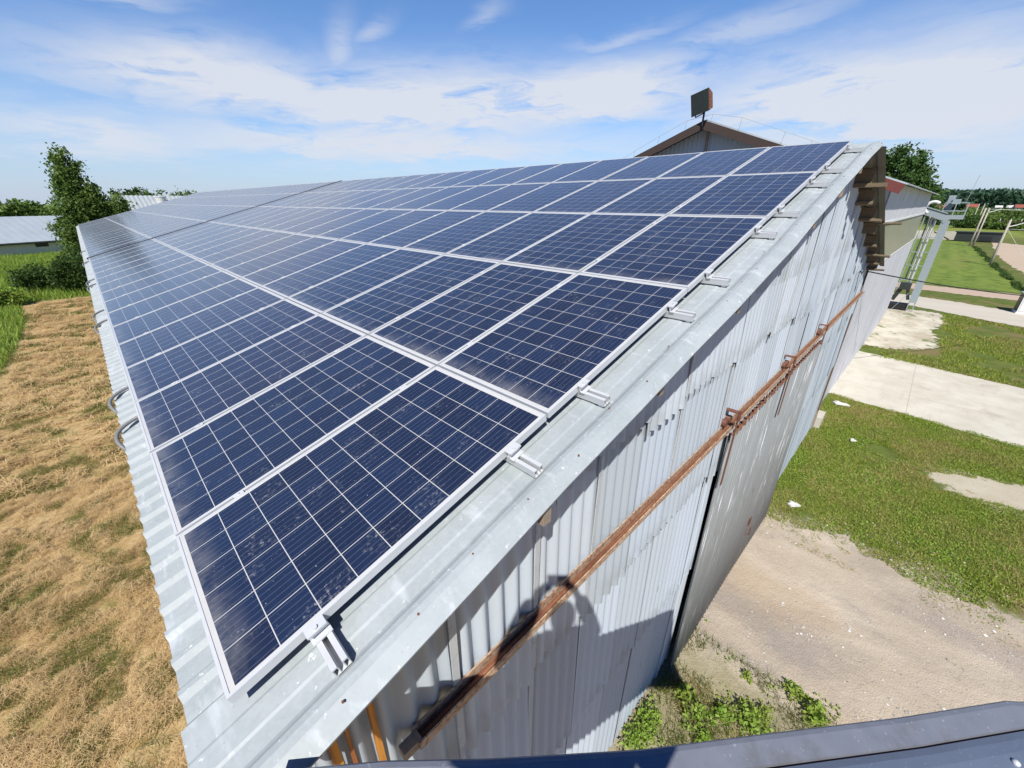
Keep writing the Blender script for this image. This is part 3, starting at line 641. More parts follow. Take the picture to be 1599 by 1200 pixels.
mb = MB(); mb.box(c0 + fm @ Vector((0, -.172, 0)), (.71, .02, .66), fm); mb.build("lamp_glass", M_DARK, fl_)
mb = MB(); mb.box(c0 + fm @ Vector((.05, .20, .05)), (.07, .12, .05), fm); mb.bar(tuple(c0+fm@Vector((-.33, 0, 0))), tuple(c0+fm@Vector((-.33, 0, -.36))), .03, .03); mb.bar(tuple(c0+fm@Vector((-.33, 0, -.36))), (0, 0, .10), .03, .03); mb.build("bracket", M_HANGER, fl_)
# lightning wire on its stubs
lw = thing("lightning_wire", "thin lightning conductor wire on little stubs along the gable edge", "wire", (16.9, 5.9, 4.2))
wy = [9.4, 8.5, 7.5, 6.5, 5.6, 4.6, 3.2, 2.4, 1.2]; wz = [3.02, 3.42, 3.84, 4.24, 4.34, 4.12, 3.58, 3.26, 2.78]
mb = MB(); mb.tube([(0, y-5.9, z-4.2) for y, z in zip(wy, wz)], .0045, 5); mb.build("conductor", M_STEEL, lw)
for y, z in list(zip(wy, wz))[1:]:
    mb = MB(); mb.tube([(0, y-5.9, z-4.2), (.02, y-5.9+.05, RZ-sl_*abs(y-5.85)-4.15)], .006, 5); mb.build("stub", M_STEEL, lw)

# ------------------------------------------------------------------ steel elevator tower at the far end of the building
T = thing("elevator_tower", "galvanised steel elevator column with ladder and railed platform beside the white wall", "tower", (41, -1.2, G))
def tw(x, y, z): return (x-41, y+1.2, z-G)
def tbox(name, c, d, m, rot=None): q = MB(); q.box(tw(*c), d, rot); return q.build(name, m, T)
tbox("casing", (41.2, -1.32, -2.30), (.45, .42, 5.5), M_STEEL)
for x, y in ((41.05, -1.16), (41.05, -1.48), (41.4, -1.48), (41.4, -1.16)): tbox("leg", (x, y, -5.38), (.05, .05, .66), M_STEEL)
mb = MB()
for s in (-.28, .28): mb.bar(tw(41.2+s, .30, 1.22), tw(41.2+s, -1.20, .68), .03, .48)
mb.bar(tw(41.2, .34, 1.44), tw(41.2, -1.28, .90), .70, .05); mb.bar(tw(41.2, .30, 1.00), tw(41.2, -1.20, .46), .56, .03); mb.build("chute_hood", M_STEEL, T)
mb = MB(); mb.bar(tw(41.2, -1.0, .70), tw(41.2, -1.35, .40), .5, .34); mb.build("transition", M_STEEL, T)
for y in (-.22, -.85):
    mb = MB(); mb.bar(tw(41.0, y, -4.2), tw(41.0, y, .8), .05, .05); mb.build("mast", M_STEEL, T)
for z in (-.62, -1.6, -2.5, -3.5):
    mb = MB(); mb.bar(tw(40.98, -.2, z), tw(40.98, -1.1, z), .05, .05); mb.build("rung", M_STEEL, T)
for x, y, r_ in ((41.3, -.62, .06), (41.5, -.45, .045), (41.3, -.8, .07)):
    mb = MB(); mb.tube([tw(x, y, -3.6), tw(x, y, .6)], r_, 10); mb.build("pipe", M_TRIM if y != -.45 else M_STEEL, T)
mb = MB(); mb.box(tw(41.7, -1.5, .58), (1.4, 1.15, .07)); mb.box(tw(41.0, -1.5, .68), (.03, 1.15, .26)); mb.box(tw(41.7, -2.07, .68), (1.4, .03, .26)); mb.build("platform", M_STEEL, T)
rl = MB()
for y in (-.95, -1.5, -2.06):
    for x in (41.02, 42.38): rl.bar(tw(x, y, .6), tw(x, y, 1.55), .04, .04)
for z in (1.05, 1.55):
    rl.bar(tw(41.02, -.95, z), tw(41.02, -2.06, z), .05, .05); rl.bar(tw(42.38, -.95, z), tw(42.38, -2.06, z), .05, .05); rl.bar(tw(41.02, -2.06, z), tw(42.38, -2.06, z), .05, .05)
rl.build("railing", M_STEEL, T)
tbox("cover_plate", (41.9, -1.18, 1.50), (.03, .34, 1.0), M_STEEL); tbox("head_box", (41.6, -1.45, 1.62), (.5, .4, .3), M_STEEL)
mb = MB(); mb.tube([tw(40.95, -.30 + .36*math.cos(a) - .12, 1.25+.36*math.sin(a)) for a in np.linspace(-1.2, 2.4, 14)], .10, 10); mb.build("elbow_pipe", M_TRIM, T, smooth=True)
tbox("motor", (41.2, -.05, 1.22), (.36, .32, .36), M_DARK); tbox("guard_frame", (41.0, .02, 1.72), (.05, 1.25, .06), M_BLACK)
mb = MB(); mb.tube([tw(42.3, -1.9, 1.5), tw(42.4, -2.02, 3.2)], .012, 5); mb.build("aerial", M_STEEL, T)
mb = MB(); mb.box(tw(41.2, -.62, -3.95), (.5, .62, .5)); mb.bar(tw(41.2, -.45, -4.1), tw(41.2, -.18, -5.0), .22, .26); mb.bar(tw(41.2, -.80, -4.1), tw(41.2, -1.02, -4.9), .18, .18); mb.build("boot_hopper", M_DARK, T)
mb = MB(); mb.bar(tw(41.0, -.35, G+.02), tw(41.0, -.95, -4.4), .03, .03); mb.build("stay", M_STEEL, T)
mb = MB(); mb.box(tw(41.6, -.55, G+.22), (1.0, 1.25, .40)); mb.build("ground_shade_box", M_BLACK, T)  # black box stands in for the dark shadow on the ground here

# ------------------------------------------------------------------ cables, poles, cabinet
def cable(name, a, b, sag, r_, m, label):
    a, b = Vector(a), Vector(b); mb = MB(); mb.tube([a.lerp(b, t) - Vector((0, 0, sag*4*t*(1-t))) for t in np.linspace(0, 1, 24)], r_, 5)
    tag(mb.build(name, m, None, smooth=True), label, "cable")
cable("overhead_cable", (18.1, .1, -.56), (31.5, -5.9, -2.55), .12, .020, M_BLACK, "black cable sagging from the white wall to the right across the lawn")
cable("service_wire", (115.9, -6.0, .62), (110, -40, .4), .2, .035, M_TRIM, "pale wire running right from the top of the pair of leaning poles")
cable("power_line", (80.9, -7.1, -1.35), (78, -40, -1.3), .3, .025, M_TRIM, "thin pale wire running right from below the crossarm of the single pole")
cable("stay_wire", (80.9, -7.0, -1.2), (83.5, -10.5, G), .0, .02, M_TRIM, "thin guy wire slanting down from the single pole to the field")
def pole(x, y, h, label, grp, arm=0, lamp=False, lean=0.0):
    t = thing("utility_pole", label, "pole", (x, y, G), (0, 0, 0), grp); mb = MB(); mb.tube([(0, 0, -.2), (lean*.5, 0, h*.5), (lean, 0, h)], [.15, .13, .10], 10); mb.build("shaft", M_POLE, t, smooth=True)
    if arm:
        mb = MB(); mb.bar((lean, -arm/2, h-.15), (lean, arm/2, h-.15), .10, .10); mb.build("crossarm", M_FASCIA, t)
        for k in (-.46, 0, .46):
            mb = MB(); mb.tube([(lean, k*arm, h-.10), (lean, k*arm, h+.16)], [.03, .05], 8); mb.build("insulator", M_TRIM, t)
    if lamp:
        mb = MB(); mb.tube([(lean, 0, h-.75), (lean, -.6, h-.55), (lean, -1.1, h-.30)], .06, 8); mb.build("lamp_arm", M_TRIM, t)
        mb = MB(); mb.bar((lean, -1.0, h-.34), (lean, -1.5, h-.14), .18, .08); mb.build("lamp_head", M_TRIM, t)
GP = "utility poles along the lawn"
pole(115.8, -5.95, 6.5, "plain weathered pole, the left of a close pair beyond the lawn", GP); pole(116.2, -6.4, 6.5, "weathered pole with a lamp arm, the right of a close pair beyond the lawn", GP, 0, True)
pole(80.9, -7.03, 5.35, "single weathered pole with a crossarm at the edge of the bare field", GP, 1.9, True)
pole(215, -8.1, 7.2, "small distant pole, the left of a far pair among bushes", GP); pole(214, -9.3, 7.2, "small distant pole, the right of a far pair among bushes", GP)
pole(172, 1.8, 4.2, "short pale post standing in the grass under the tower platform", GP)
cb_ = thing("cabinet", "white box cabinet with dark left side standing on the grass by the road", "cabinet", (45.9, -7.25, G), (0, 0, R(4)))
mb = MB(); mb.box((.45, 0, .72), (1.1, .9, 1.30)); mb.box((.45, 0, .04), (1.2, 1.0, .08)); mb.build("body", M_CABW, cb_)
mb = MB(); mb.box((.45, .462, .74), (.98, .02, 1.16)); mb.build("side_panel", M_DARK, cb_)
mb = MB(); mb.box((-.113, -.0, .74), (.02, .76, 1.10)); mb.build("door", M_TRIM, cb_)
mb = MB(); mb.box((.45, 0, 1.40), (1.24, 1.04, .06)); mb.build("lid", M_STEEL, cb_)
# clamp silo walls at the far end of the lawn
bw = thing("silo_wall", "low pale concrete wall across the far end of the lawn", "wall", (134, -2.0, G)); mb = MB(); mb.box((0, 1.8, .85), (.35, 8.5, 1.7)); mb.build("wall_slab", M_CONC, bw); mb = MB(); mb.bar((-.22, -1.2, .1), (-.22, 1.6, 1.6), .06, .12); mb.build("brace", M_FASCIA, bw)
dc = thing("dark_shed", "long black low shed with open end behind the pair of poles", "shed", (131, -7.2, G)); mb = MB(); mb.box((0, 0, .95), (2.6, 6.6, 1.6)); mb.build("body", M_DARK, dc); mb = MB(); mb.box((0, -.1, 1.82), (3.0, 7.2, .12)); mb.build("roof", M_BLACK, dc)
mb = MB(); mb.bar((-1.0, -3.5, 0), (-1.0, -3.5, 1.8), .10, .10); mb.build("post", M_POLE, dc); mb = MB(); mb.box((-1.33, -1.2, .7), (.05, 1.6, .9)); mb.build("hatch", M_BLACK, dc)

# ------------------------------------------------------------------ buildings on the left and far away
# the white barn
bn = thing("white_barn", "long low white barn with pale blue grey metal roof by the tall tree", "barn", (5.5, 102.3, G), (0, 0, R(27.5)))
mb = MB(); mb.box((-30, 6, .95), (60, 12, 1.9)); mb.build("wall", M_PLAST, bn)
mb = MB(); ns = 240
for s in (0, 1):
    r0, r1 = [], []
    for k in range(ns+1):
        x = -60.5+61*k/ns; zz = .008*math.cos(k*math.pi/2); r0.append((x, -.7 if not s else 12.7, 1.65+zz)); r1.append((x, 6, 5.15+zz))
    mb.grid([r0, r1])
mb.build("roof", M_ROOFG, bn, thick=.04)
mb = MB(); mb.box((-30, -.66, 1.60), (60.8, .08, .30)); mb.build("gutter", M_DARK, bn)
for k in range(5):
    mb = MB(); mb.box((-11.8-9*k, -.03, 1.2), (1.5, .1, .55)); mb.build("window", M_DARK, bn)
mb = MB(); mb.v = [(0, 0, 1.9), (0, 12, 1.9), (0, 6, 5.05)]; mb.f = [(0, 1, 2)]; mb.build("gable", M_PLAST, bn)
cc = thing("ribbed_shed", "far shed with ribbed light roof and dark open end peeping over the hall", "shed", (4.7, 75, G))
mb = MB(); mb.box((12, 4.5, 2.9), (24, 8.6, 5.8)); mb.build("wall", M_PLAST, cc)
for s in (0, 1):
    mb = MB(); r0, r1 = [], []
    for k in range(200):
        x = -.7+25*k/199; zz = .05 if (k//2) % 2 else 0; r0.append((x, -.6 if not s else 9.6, 5.95+zz)); r1.append((x, 4.5, 8.05+zz))
    mb.grid([r0, r1]); mb.build("roof", M_GALV, cc, thick=.05)
mb = MB(); mb.v = [(-.02, -.4, 5.8), (-.02, 9.4, 5.8), (-.02, 4.5, 7.95)]; mb.f = [(0, 1, 2)]; mb.build("gable_shade", M_BLACK, cc)  # black triangle stands in for the dark inside of the open end
vt = thing("roof_vent", "white round flared vent standing on the far shed roof", "vent", (9.2, 77.4, G+7.2)); mb = MB(); mb.tube([(0, 0, -.3), (0, 0, .7)], [.42, .62], 18); mb.build("stack", M_PLAST, vt, smooth=False); mb = MB(); mb.tube([(0, 0, .7), (0, 0, .78)], [.66, .66], 18); mb.build("lip", M_TRIM, vt)
def house(x, y, wx, wy_, hz, rh, rz, label, roof=M_REDROOF):
    t = thing("village_house", label, "house", (x, y, G), (0, 0, rz), "far village houses"); mb = MB(); mb.box((0, 0, hz/2), (wx, wy_, hz)); mb.build("wall", M_PLAST, t)
    a, b = wx/2+.4, wy_/2+.4; mb = MB(); mb.quad((-a, -b, hz-.1), (-a, b, hz-.1), (0, b, hz+rh), (0, -b, hz+rh)); mb.quad((a, -b, hz-.1), (0, -b, hz+rh), (0, b, hz+rh), (a, b, hz-.1)); mb.build("roof", roof, t, thick=.15)
    mb = MB()
    for s in (-1, 1): i = len(mb.v); mb.v += [(-wx/2, s*wy_/2, hz), (wx/2, s*wy_/2, hz), (0, s*wy_/2, hz+rh-.15)]; mb.f.append((i, i+1, i+2))
    mb.build("gable", M_PLAST, t)
house(330, -9.4, 6, 3.4, 5.6, 1.5, 0, "far house with long orange red roof among trees left of the poles"); house(325, 1.6, 6, 4, 5.2, 1.5, 0, "far red roofed house seen through the tower platform")
house(318, -24.6, 6, 2.2, 5.6, 1.3, .1, "far house with crimson roof near the right edge"); house(322, -22.2, 6, 1.9, 5.6, .9, 0, "far house with white roof beside the crimson one", M_PLAST); house(322, -18.4, 6, 1.8, 5.6, .8, 0, "far house with small white roof farthest from the crimson one", M_PLAST)

# ------------------------------------------------------------------ vegetation
def leafquads(cen, size, up=.0):
    """one rhombic leaf per centre, random orientation"""
    k = len(cen); a = rng.normal(size=(k, 3)); a /= np.linalg.norm(a, axis=1)[:, None]; b = rng.normal(size=(k, 3)); b -= (b*a).sum(1)[:, None]*a; b /= np.linalg.norm(b, axis=1)[:, None]
    s = size*(.6+.8*rng.random((k, 1))); v = np.stack([cen-a*s, cen+b*s*.55, cen+a*s, cen-b*s*.55], 1).reshape(-1, 3); f = np.arange(4*k).reshape(k, 4); return v, f
def crown(name, blobs, nclump, per, cl_r, leaf, mat, parent):
    """blobs: (x,y,z,rx,ry,rz); leaf clumps spread mostly near their surface"""
    w_ = np.array([b[3]*b[4]*b[5] for b in blobs])**.7; w_ /= w_.sum(); cs = []
    for b, q in zip(blobs, w_):
        m = max(3, int(nclump*q)); d = rng.normal(size=(m, 3)); d /= np.linalg.norm(d, axis=1)[:, None]; r_ = (.30+.70*rng.random((m, 1))**.5)*(.84+.22*rng.random((m, 1))); cs.append(np.array(b[:3]) + d*r_*np.array(b[3:6]))
    cs = np.concatenate(cs); sz = cl_r*(.5+.9*rng.random((len(cs), 1, 1))); pts = (cs[:, None, :] + rng.normal(size=(len(cs), per, 3))*sz*np.array([1, 1, .75])*.5).reshape(-1, 3)
    v, f = leafquads(pts, leaf); return npmesh(name, v, f, mat, parent)
def tree(name, label, loc, h, blobs, nclump, per, cl_r, leaf, mat, grp=None, trunk=.2, cat="tree"):
    t = thing(name, label, cat, loc, (0, 0, 0), grp); mb = MB(); mb.tube([(0, 0, -.3), (.05*h*.1, 0, h*.3), (0, .02*h, h*.62), (0, 0, h*.88)], [trunk, trunk*.8, trunk*.5, trunk*.15], 8)
    for k in range(9):
        z0 = h*(.22+.06*k); a = k*2.4; b = blobs[k % len(blobs)]; e = Vector((b[0], b[1], b[2])) + Vector((math.cos(a)*b[3]*.6, math.sin(a)*b[4]*.6, .2)); mb.tube([(0, 0, z0), tuple(Vector((0, 0, z0)).lerp(e, .55)+Vector((0, 0, .15))), tuple(e)], [trunk*.4, trunk*.25, trunk*.08], 5)
    mb.build("trunk", M_BARK, t); crown("crown", blobs, nclump, per, cl_r, leaf, mat, t); return t
def bush(name, label, loc, rx, ry, h, nclump, per, cl_r, leaf, mat, grp=None, cat="bush"):
    t = thing(name, label, cat, loc, (0, 0, 0), grp); bl_ = [(0, 0, h*.45, rx*.8, ry*.8, h*.5)]
    for k in range(5): a = k*1.26+rnd.random(); bl_.append((math.cos(a)*rx*.55, math.sin(a)*ry*.55, h*rnd.uniform(.25, .65), rx*.45, ry*.45, h*.36))
    crown("foliage", bl_, nclump, per, cl_r, leaf, mat, t); mb = MB()
    for k in range(5): a = k*1.3; mb.tube([(0, 0, -.1), (math.cos(a)*rx*.3, math.sin(a)*ry*.3, h*.4), (math.cos(a)*rx*.5, math.sin(a)*ry*.5, h*.75)], [.05, .035, .015], 5)
    mb.build("stem", M_BARK, t); return t
# tall broad tree at the far left corner of the hall
tree("tall_tree", "tall green tapering tree by the far corner of the hall, beside the white barn", (.7, 58, G), 12.0,
     [(-.1, 0, 11.1, .55, .55, .9), (0, 0, 9.9, 1.0, 1.0, 1.2), (.1, 0, 8.5, 1.5, 1.4, 1.4), (.1, 0, 6.8, 2.1, 2.0, 1.7), (-.7, 0, 4.8, 1.8, 1.9, 1.7), (.95, .2, 5.0, 1.5, 1.6, 2.0), (-.8, 0, 2.6, 1.7, 1.6, 1.8), (.7, 0, 2.6, 2.0, 1.9, 1.8), (.7, 0, 7.4, 1.1, 1.2, 1.1), (.2, 0, 3.8, 2.2, 2.0, 2.2)], 1050, 42, .48, .12, M_LEAF, None, .26)
tree("small_tree", "smaller rounded green tree touching the tall tree on its right", (3.6, 57.5, G), 8.0, [(0, 0, 6.9, .7, .7, 1.0), (.1, 0, 5.4, 1.1, 1.1, 1.2), (-.2, 0, 3.8, 1.1, 1.0, 1.3)], 170, 34, .5, .13, M_LEAF, None, .16)
tree("walnut_tree", "broad dark green tree standing behind the white walled building", (52, 2.6, G), 11.2,
     [(0, .4, 10.0, 2.2, 2.0, 1.6), (0, 2.2, 9.3, 2.2, 1.6, 1.8), (0, -1.0, 8.6, 2.2, 1.3, 1.7), (0, -2.0, 7.4, 2.0, 1.2, 1.5), (.2, .5, 7.4, 2.4, 2.6, 2.2)], 760, 40, .5, .13, M_LEAF2, None, .3)
for k, (x, y, rx, ry, h, lab) in enumerate(((-1.7, 50.2, 1.9, 1.2, 3.4, "dense dark green shrub at the end of the hay strip beside the eave"), (-3.9, 52.5, 1.6, 1.2, 2.3, "rounded dark shrub left of the large shrub beyond the hay"), (-.2, 53.5, 1.6, 1.3, 4.2, "tall leafy shrub at the foot of the tall tree"),
        (-8.6, 56, 1.8, 1.5, 2.2, "dark shrub at the far left edge of the weeds"), (-5.6, 47.0, 1.0, .9, 1.5, "pale green low bush at the left end of the hay strip"))):
    bush("shrub", lab, (x, y, G), rx, ry, h, 170, 34, .38, .085, M_LEAFD if k not in (4,) else M_WEED, "shrubs beyond the hay strip")
hlab = ["leftmost", "second from left", "third from left", "fourth from left", "fifth from left", "sixth from left", "right end"]
for k in range(7):
    x = -44+7.2*k; bush("hedge_tree", f"bright green tree in the row behind the white barn, {hlab[k]} of it", (x, 168-.35*abs(x), G), 5.2, 3.5, 7.6+rnd.uniform(-.5, .7), 120, 34, 1.5, .40, M_LEAF, "trees behind the white barn", "tree")
flab = ["at the left beside the small tree", "darkest and roundest", "just left of the white vent", "behind the white vent", "right of the white vent", "low, near where the ridge hides it", "lonely one peeping over the ridge"]
for k, (x, y, h, r_) in enumerate(((8, 160, 11.5, 6), (14.5, 162, 12.6, 5.6), (21, 158, 12.2, 5.6), (28, 165, 12.2, 5.6), (36, 165, 11.6, 6), (44, 168, 11.2, 6), (58, 160, 12.4, 2.6))):
    bush("distant_tree", "distant green tree beyond the far shed, " + flab[k], (x, y, G), r_*1.35, 4.0, h*.90, 190, 36, 1.3, .36, M_LEAFD if k in (1, 4) else M_LEAF, "distant trees beyond the far shed", "tree")
bl3 = ["under the tower platform", "behind the far pair of poles", "darkest one behind the pair of poles", "just right of the pair of poles", "left of the crossarm pole", "behind the crossarm pole", "right of the crossarm pole", "at the right picture edge"]
for k, (x, y, r_, h) in enumerate(((232, 1, 5.5, 4.4), (228, -4.5, 5, 4.3), (205, -7.5, 4.2, 3.9), (205, -11.5, 4.4, 4.3), (200, -15.0, 4.2, 4.4), (196, -19, 4.2, 4.0), (194, -22.5, 4.0, 3.2), (192, -26, 4.0, 2.6))):
    bush("field_bush", "round green bush beyond the bare field, " + bl3[k], (x, y, G), r_, r_, h, 120, 34, 1.2, .30, M_LEAF2 if k in (0, 2) else M_LEAF, "bushes beyond the bare field")
gl4 = ["left of the poles", "by the crimson roof", "by the small white roof", "behind the tower"]
for k, (x, y, r_) in enumerate(((312, -9.0, 4.5), (305, -23.5, 3.6), (306, -18.0, 3.6), (308, 1.4, 4.5))):
    bush("garden_tree", "distant green garden tree hiding the house wall, the one " + gl4[k], (x, y, G), r_, r_, 5.4, 110, 34, 1.2, .32, M_LEAF, "garden trees before the far houses", "tree")
# far wood and scattered far scrub: masses nobody could count
def mass(name, n_, xr, yr, zr, leaf, mat, line=None):
    p = np.stack([rng.uniform(*xr, n_), rng.uniform(*yr, n_), rng.uniform(0, 1, n_)], 1)
    h = zr*(.90+.07*np.sin(p[:, 1]*.11)*np.sin(p[:, 1]*.047+1)+.05*np.sin(p[:, 1]*.6+p[:, 0]*.3)); p[:, 2] = G + p[:, 2]**.7*h
    v, f = leafquads(p, leaf); return kind(npmesh(name, v, f, mat), 'stuff')
mass("far_wood", 30000, (560, 640), (-430, 80), 20.5, 1.9, M_PINE)
p = np.stack([rng.uniform(250, 330, 9000), rng.uniform(-80, 20, 9000), rng.random(9000)], 1); q = np.maximum(0, np.sin(p[:, 0]*.13+p[:, 1]*.31)*np.sin(p[:, 1]*.17+.4)+.25); p[:, 2] = G + p[:, 2]*5.2*q; v, f = leafquads(p, .55); kind(npmesh("far_scrub", v, f, M_LEAF), 'stuff')
# grass, straw and weeds
def blades(name, pts, h, wd, mat, lean=.5):
    k = len(pts); a = rng.uniform(0, 2*np.pi, k); hh = h*(.5+rng.random(k)); d = np.stack([np.cos(a), np.sin(a), np.zeros(k)], 1); l = rng.normal(size=(k, 3))*lean*hh[:, None]; l[:, 2] = hh
    v = np.stack([pts-d*wd, pts+d*wd, pts+l], 1).reshape(-1, 3); f = np.arange(3*k).reshape(k, 3); return kind(npmesh(name, v, f, mat), 'stuff')
def vnoise(x, y, s, seed=0):
    """lattice noise in about -1.6..1.6, three octaves"""
    o = np.zeros_like(x); a = 1.0; f = s*.28
    for k in range(3):
        t = np.random.default_rng(seed*10+k).random((64, 64)); u, v = x*f+17.3, y*f+9.1; iu, iv = np.floor(u).astype(int), np.floor(v).astype(int); fu, fv = u-iu, v-iv
        fu, fv = fu*fu*(3-2*fu), fv*fv*(3-2*fv); g = lambda p, q: t[p % 64, q % 64]
        o += a*((g(iu, iv)*(1-fu)+g(iu+1, iv)*fu)*(1-fv) + (g(iu, iv+1)*(1-fu)+g(iu+1, iv+1)*fu)*fv - .5); a *= .55; f *= 2.1
    return o*2.6
def pts_in(k, x0, x1, y0, y1, keep):
    x, y = rng.uniform(x0, x1, k), rng.uniform(y0, y1, k); m = keep(x, y); return np.stack([x[m], y[m], np.full(m.sum(), G)], 1)
bare = lambda x, y: (((x-15.6)*1.1)**2+((y+4.7)*.62)**2 > .75+1.0*vnoise(x, y, 4.5, 5)) & (((x-15.6-.5*(y+2.6))*2.2)**2+((y+2.6)*.8)**2 > .25+1.1*vnoise(x, y, 5.5, 6))
rub = lambda x, y: ((x-11.6)*.9)**2+((y+4.9)*.6)**2 > .8+.8*vnoise(x, y, 6, 6)
yard = lambda x, y: (x > 10.75+.7*vnoise(x, y, 1.6, 1)+.35*vnoise(x, y, 8, 2)) & bare(x, y) & (x < 20.1+.10*y+.12*vnoise(x, y, 9, 4))
gp = pts_in(150000, 10.2, 20.2, -7, .0, lambda x, y: yard(x, y) & (vnoise(x, y, 2.0, 2) > rng.uniform(-2.4, -.1, len(x))))
blades("grass", gp, .045, .008, M_GRASS, .8)
gp = pts_in(26000, 10.2, 20.2, -7, .0, lambda x, y: yard(x, y) & (vnoise(x, y, 5.5, 51) > rng.uniform(.35, .8, len(x)))); blades("grass_tufts", gp, .13, .007, M_GRASS, .55)
gp = pts_in(40000, 10.2, 20.2, -7, .0, lambda x, y: yard(x, y) & (vnoise(x, y, 2.4, 52) > rng.uniform(.2, .8, len(x)))); blades("dry_grass", gp, .05, .006, M_STRAW, 1.0)
gp = pts_in(5000, 9.6, 11.4, -7, -.1, lambda x, y: vnoise(x, y, 7, 53) > rng.uniform(.3, 1.0, len(x))); blades("edge_grass", gp, .05, .007, M_GRASS, .8)
gp = pts_in(60000, 10.2, 20.2, -7, .0, lambda x, y: yard(x, y) & (vnoise(x, y, 1.4, 12) > rng.uniform(-1.0, .9, len(x)))); gp[:, 2] += .01+.05*rng.random(len(gp)); v, f = leafquads(gp, .022); kind(npmesh("clover", v, f, M_WEED), 'stuff')
gp = pts_in(26000, 26.6, 42, -8, 0, lambda x, y: ((x < 28.9) | (y < -3.1)) & (x > 27.2+.12*y) & (x < 41.8+.55*(y+4)) & (vnoise(x, y, 1.5, 3) > -.8)); blades("grass_verge", gp, .10, .02, M_GRASS)
gp = pts_in(30000, -16, 1.0, 47.8, 92, lambda x, y: (x < .2) | (y > 50)); blades("tall_weeds", gp, .55, .035, M_WEED, .35)
t_ = rng.random(5000); gp = np.stack([58.5+t_*55, -8.2+1.6*t_**.8+rng.normal(0, .14, 5000)+.12*np.sin(t_*40), np.full(5000, G)], 1)[np.sin(t_*90)+np.sin(t_*37) > -.9]; blades("ditch_grass", gp, .22, .06, M_LEAFD, .5)
gp = pts_in(9000, -9, -4.1, 25, 47, lambda x, y: x < -4.25-.12*((y-35)/10)**2*4); blades("uncut_grass", gp, .30, .03, M_WEED, .4)
def straw(name, k, y0, y1, ln, wd):
    x, y = rng.uniform(-7, .6, k), rng.uniform(y0, y1, k); h_ = vnoise(x, y, 9.0, 9); m = (h_ > rng.uniform(-.75, .25, k)) & ~((x < -4.1) & (y > 25)); x, y, h_ = x[m], y[m], h_[m]; k = len(x)
    a = rng.uniform(0, 6.28, k); L = ln*(.4+rng.random(k)); hgt = .02+.13*np.clip(h_+.35, 0, 1.5); z0 = G+rng.random(k)**.6*hgt; d = np.stack([np.cos(a)*L, np.sin(a)*L, rng.normal(0, .34, k)*L], 1); c = np.stack([x, y, z0+.01], 1); pr = np.stack([-np.sin(a), np.cos(a), np.zeros(k)], 1)*wd
    v = np.stack([c-d/2-pr, c-d/2+pr, c+d/2+pr, c+d/2-pr], 1).reshape(-1, 3); return kind(npmesh(name, v, np.arange(4*k).reshape(k, 4), M_STRAW), 'stuff')
straw("cut_hay", 230000, 2.5, 14, .12, .0022); straw("cut_hay", 90000, 14, 47, .24, .007)
gp = pts_in(260000, -6, .5, 3, 20, lambda x, y: vnoise(x, y, 7.5, 11) + .6*vnoise(x, y, 2.0, 14) > rng.uniform(.02, .5, len(x))); gp[:, 2] += .09*rng.random(len(gp)); blades("grass_stubble", gp, .075, .004, M_STUB, .9)
gp = pts_in(90000, -6, .5, 20, 47, lambda x, y: vnoise(x, y, 5.5, 11) + .5*vnoise(x, y, 2.0, 14) > rng.uniform(.0, .9, len(x))); blades("grass_stubble", gp, .10, .012, M_STUB, .8)
# pebbles on the yard
k = 9000; x, y = rng.uniform(4.2, 11.8, k), rng.uniform(-6, -.25, k); m = vnoise(x, y, 2.2, 21) > rng.uniform(.1, 1.4, k); cen = np.stack([x[m], y[m], np.full(m.sum(), G+.008)], 1); k = len(cen)
oc = np.array([(1, 0, 0), (0, 1, 0), (-1, 0, 0), (0, -1, 0), (0, 0, .7), (0, 0, -.5)]); sz = .007+.026*rng.random((k, 1, 1))**5; v = (cen[:, None, :] + oc[None]*sz*(.6+.8*rng.random((k, 6, 1)))).reshape(-1, 3)
tf = np.array([(0, 1, 4), (1, 2, 4), (2, 3, 4), (3, 0, 4)]); f = (tf[None]+6*np.arange(k)[:, None, None]).reshape(-1, 3); kind(npmesh("gravel", v, f, M_STONE), 'stuff')
for x, y, s, lab in ((19.1, -.45, .5, "flat broken white board lying in the grass by the apron"), (11.1, -.6, .28, "white rag like scrap in the grass near the wall"), (16.1, -1.2, .16, "white stone lying alone in the middle of the grass")):
    mb = MB(); mb.box((x, y, G+.05), (s*.45, s, .05), rotm(.1, .1, rnd.random())); mb.box((x+s*.1, y+s*.2, G+.08), (s*.3, s*.4, .05), rotm(.3, .2, .6)); tag(mb.build("scrap", M_PLAST, None), lab, "scrap")
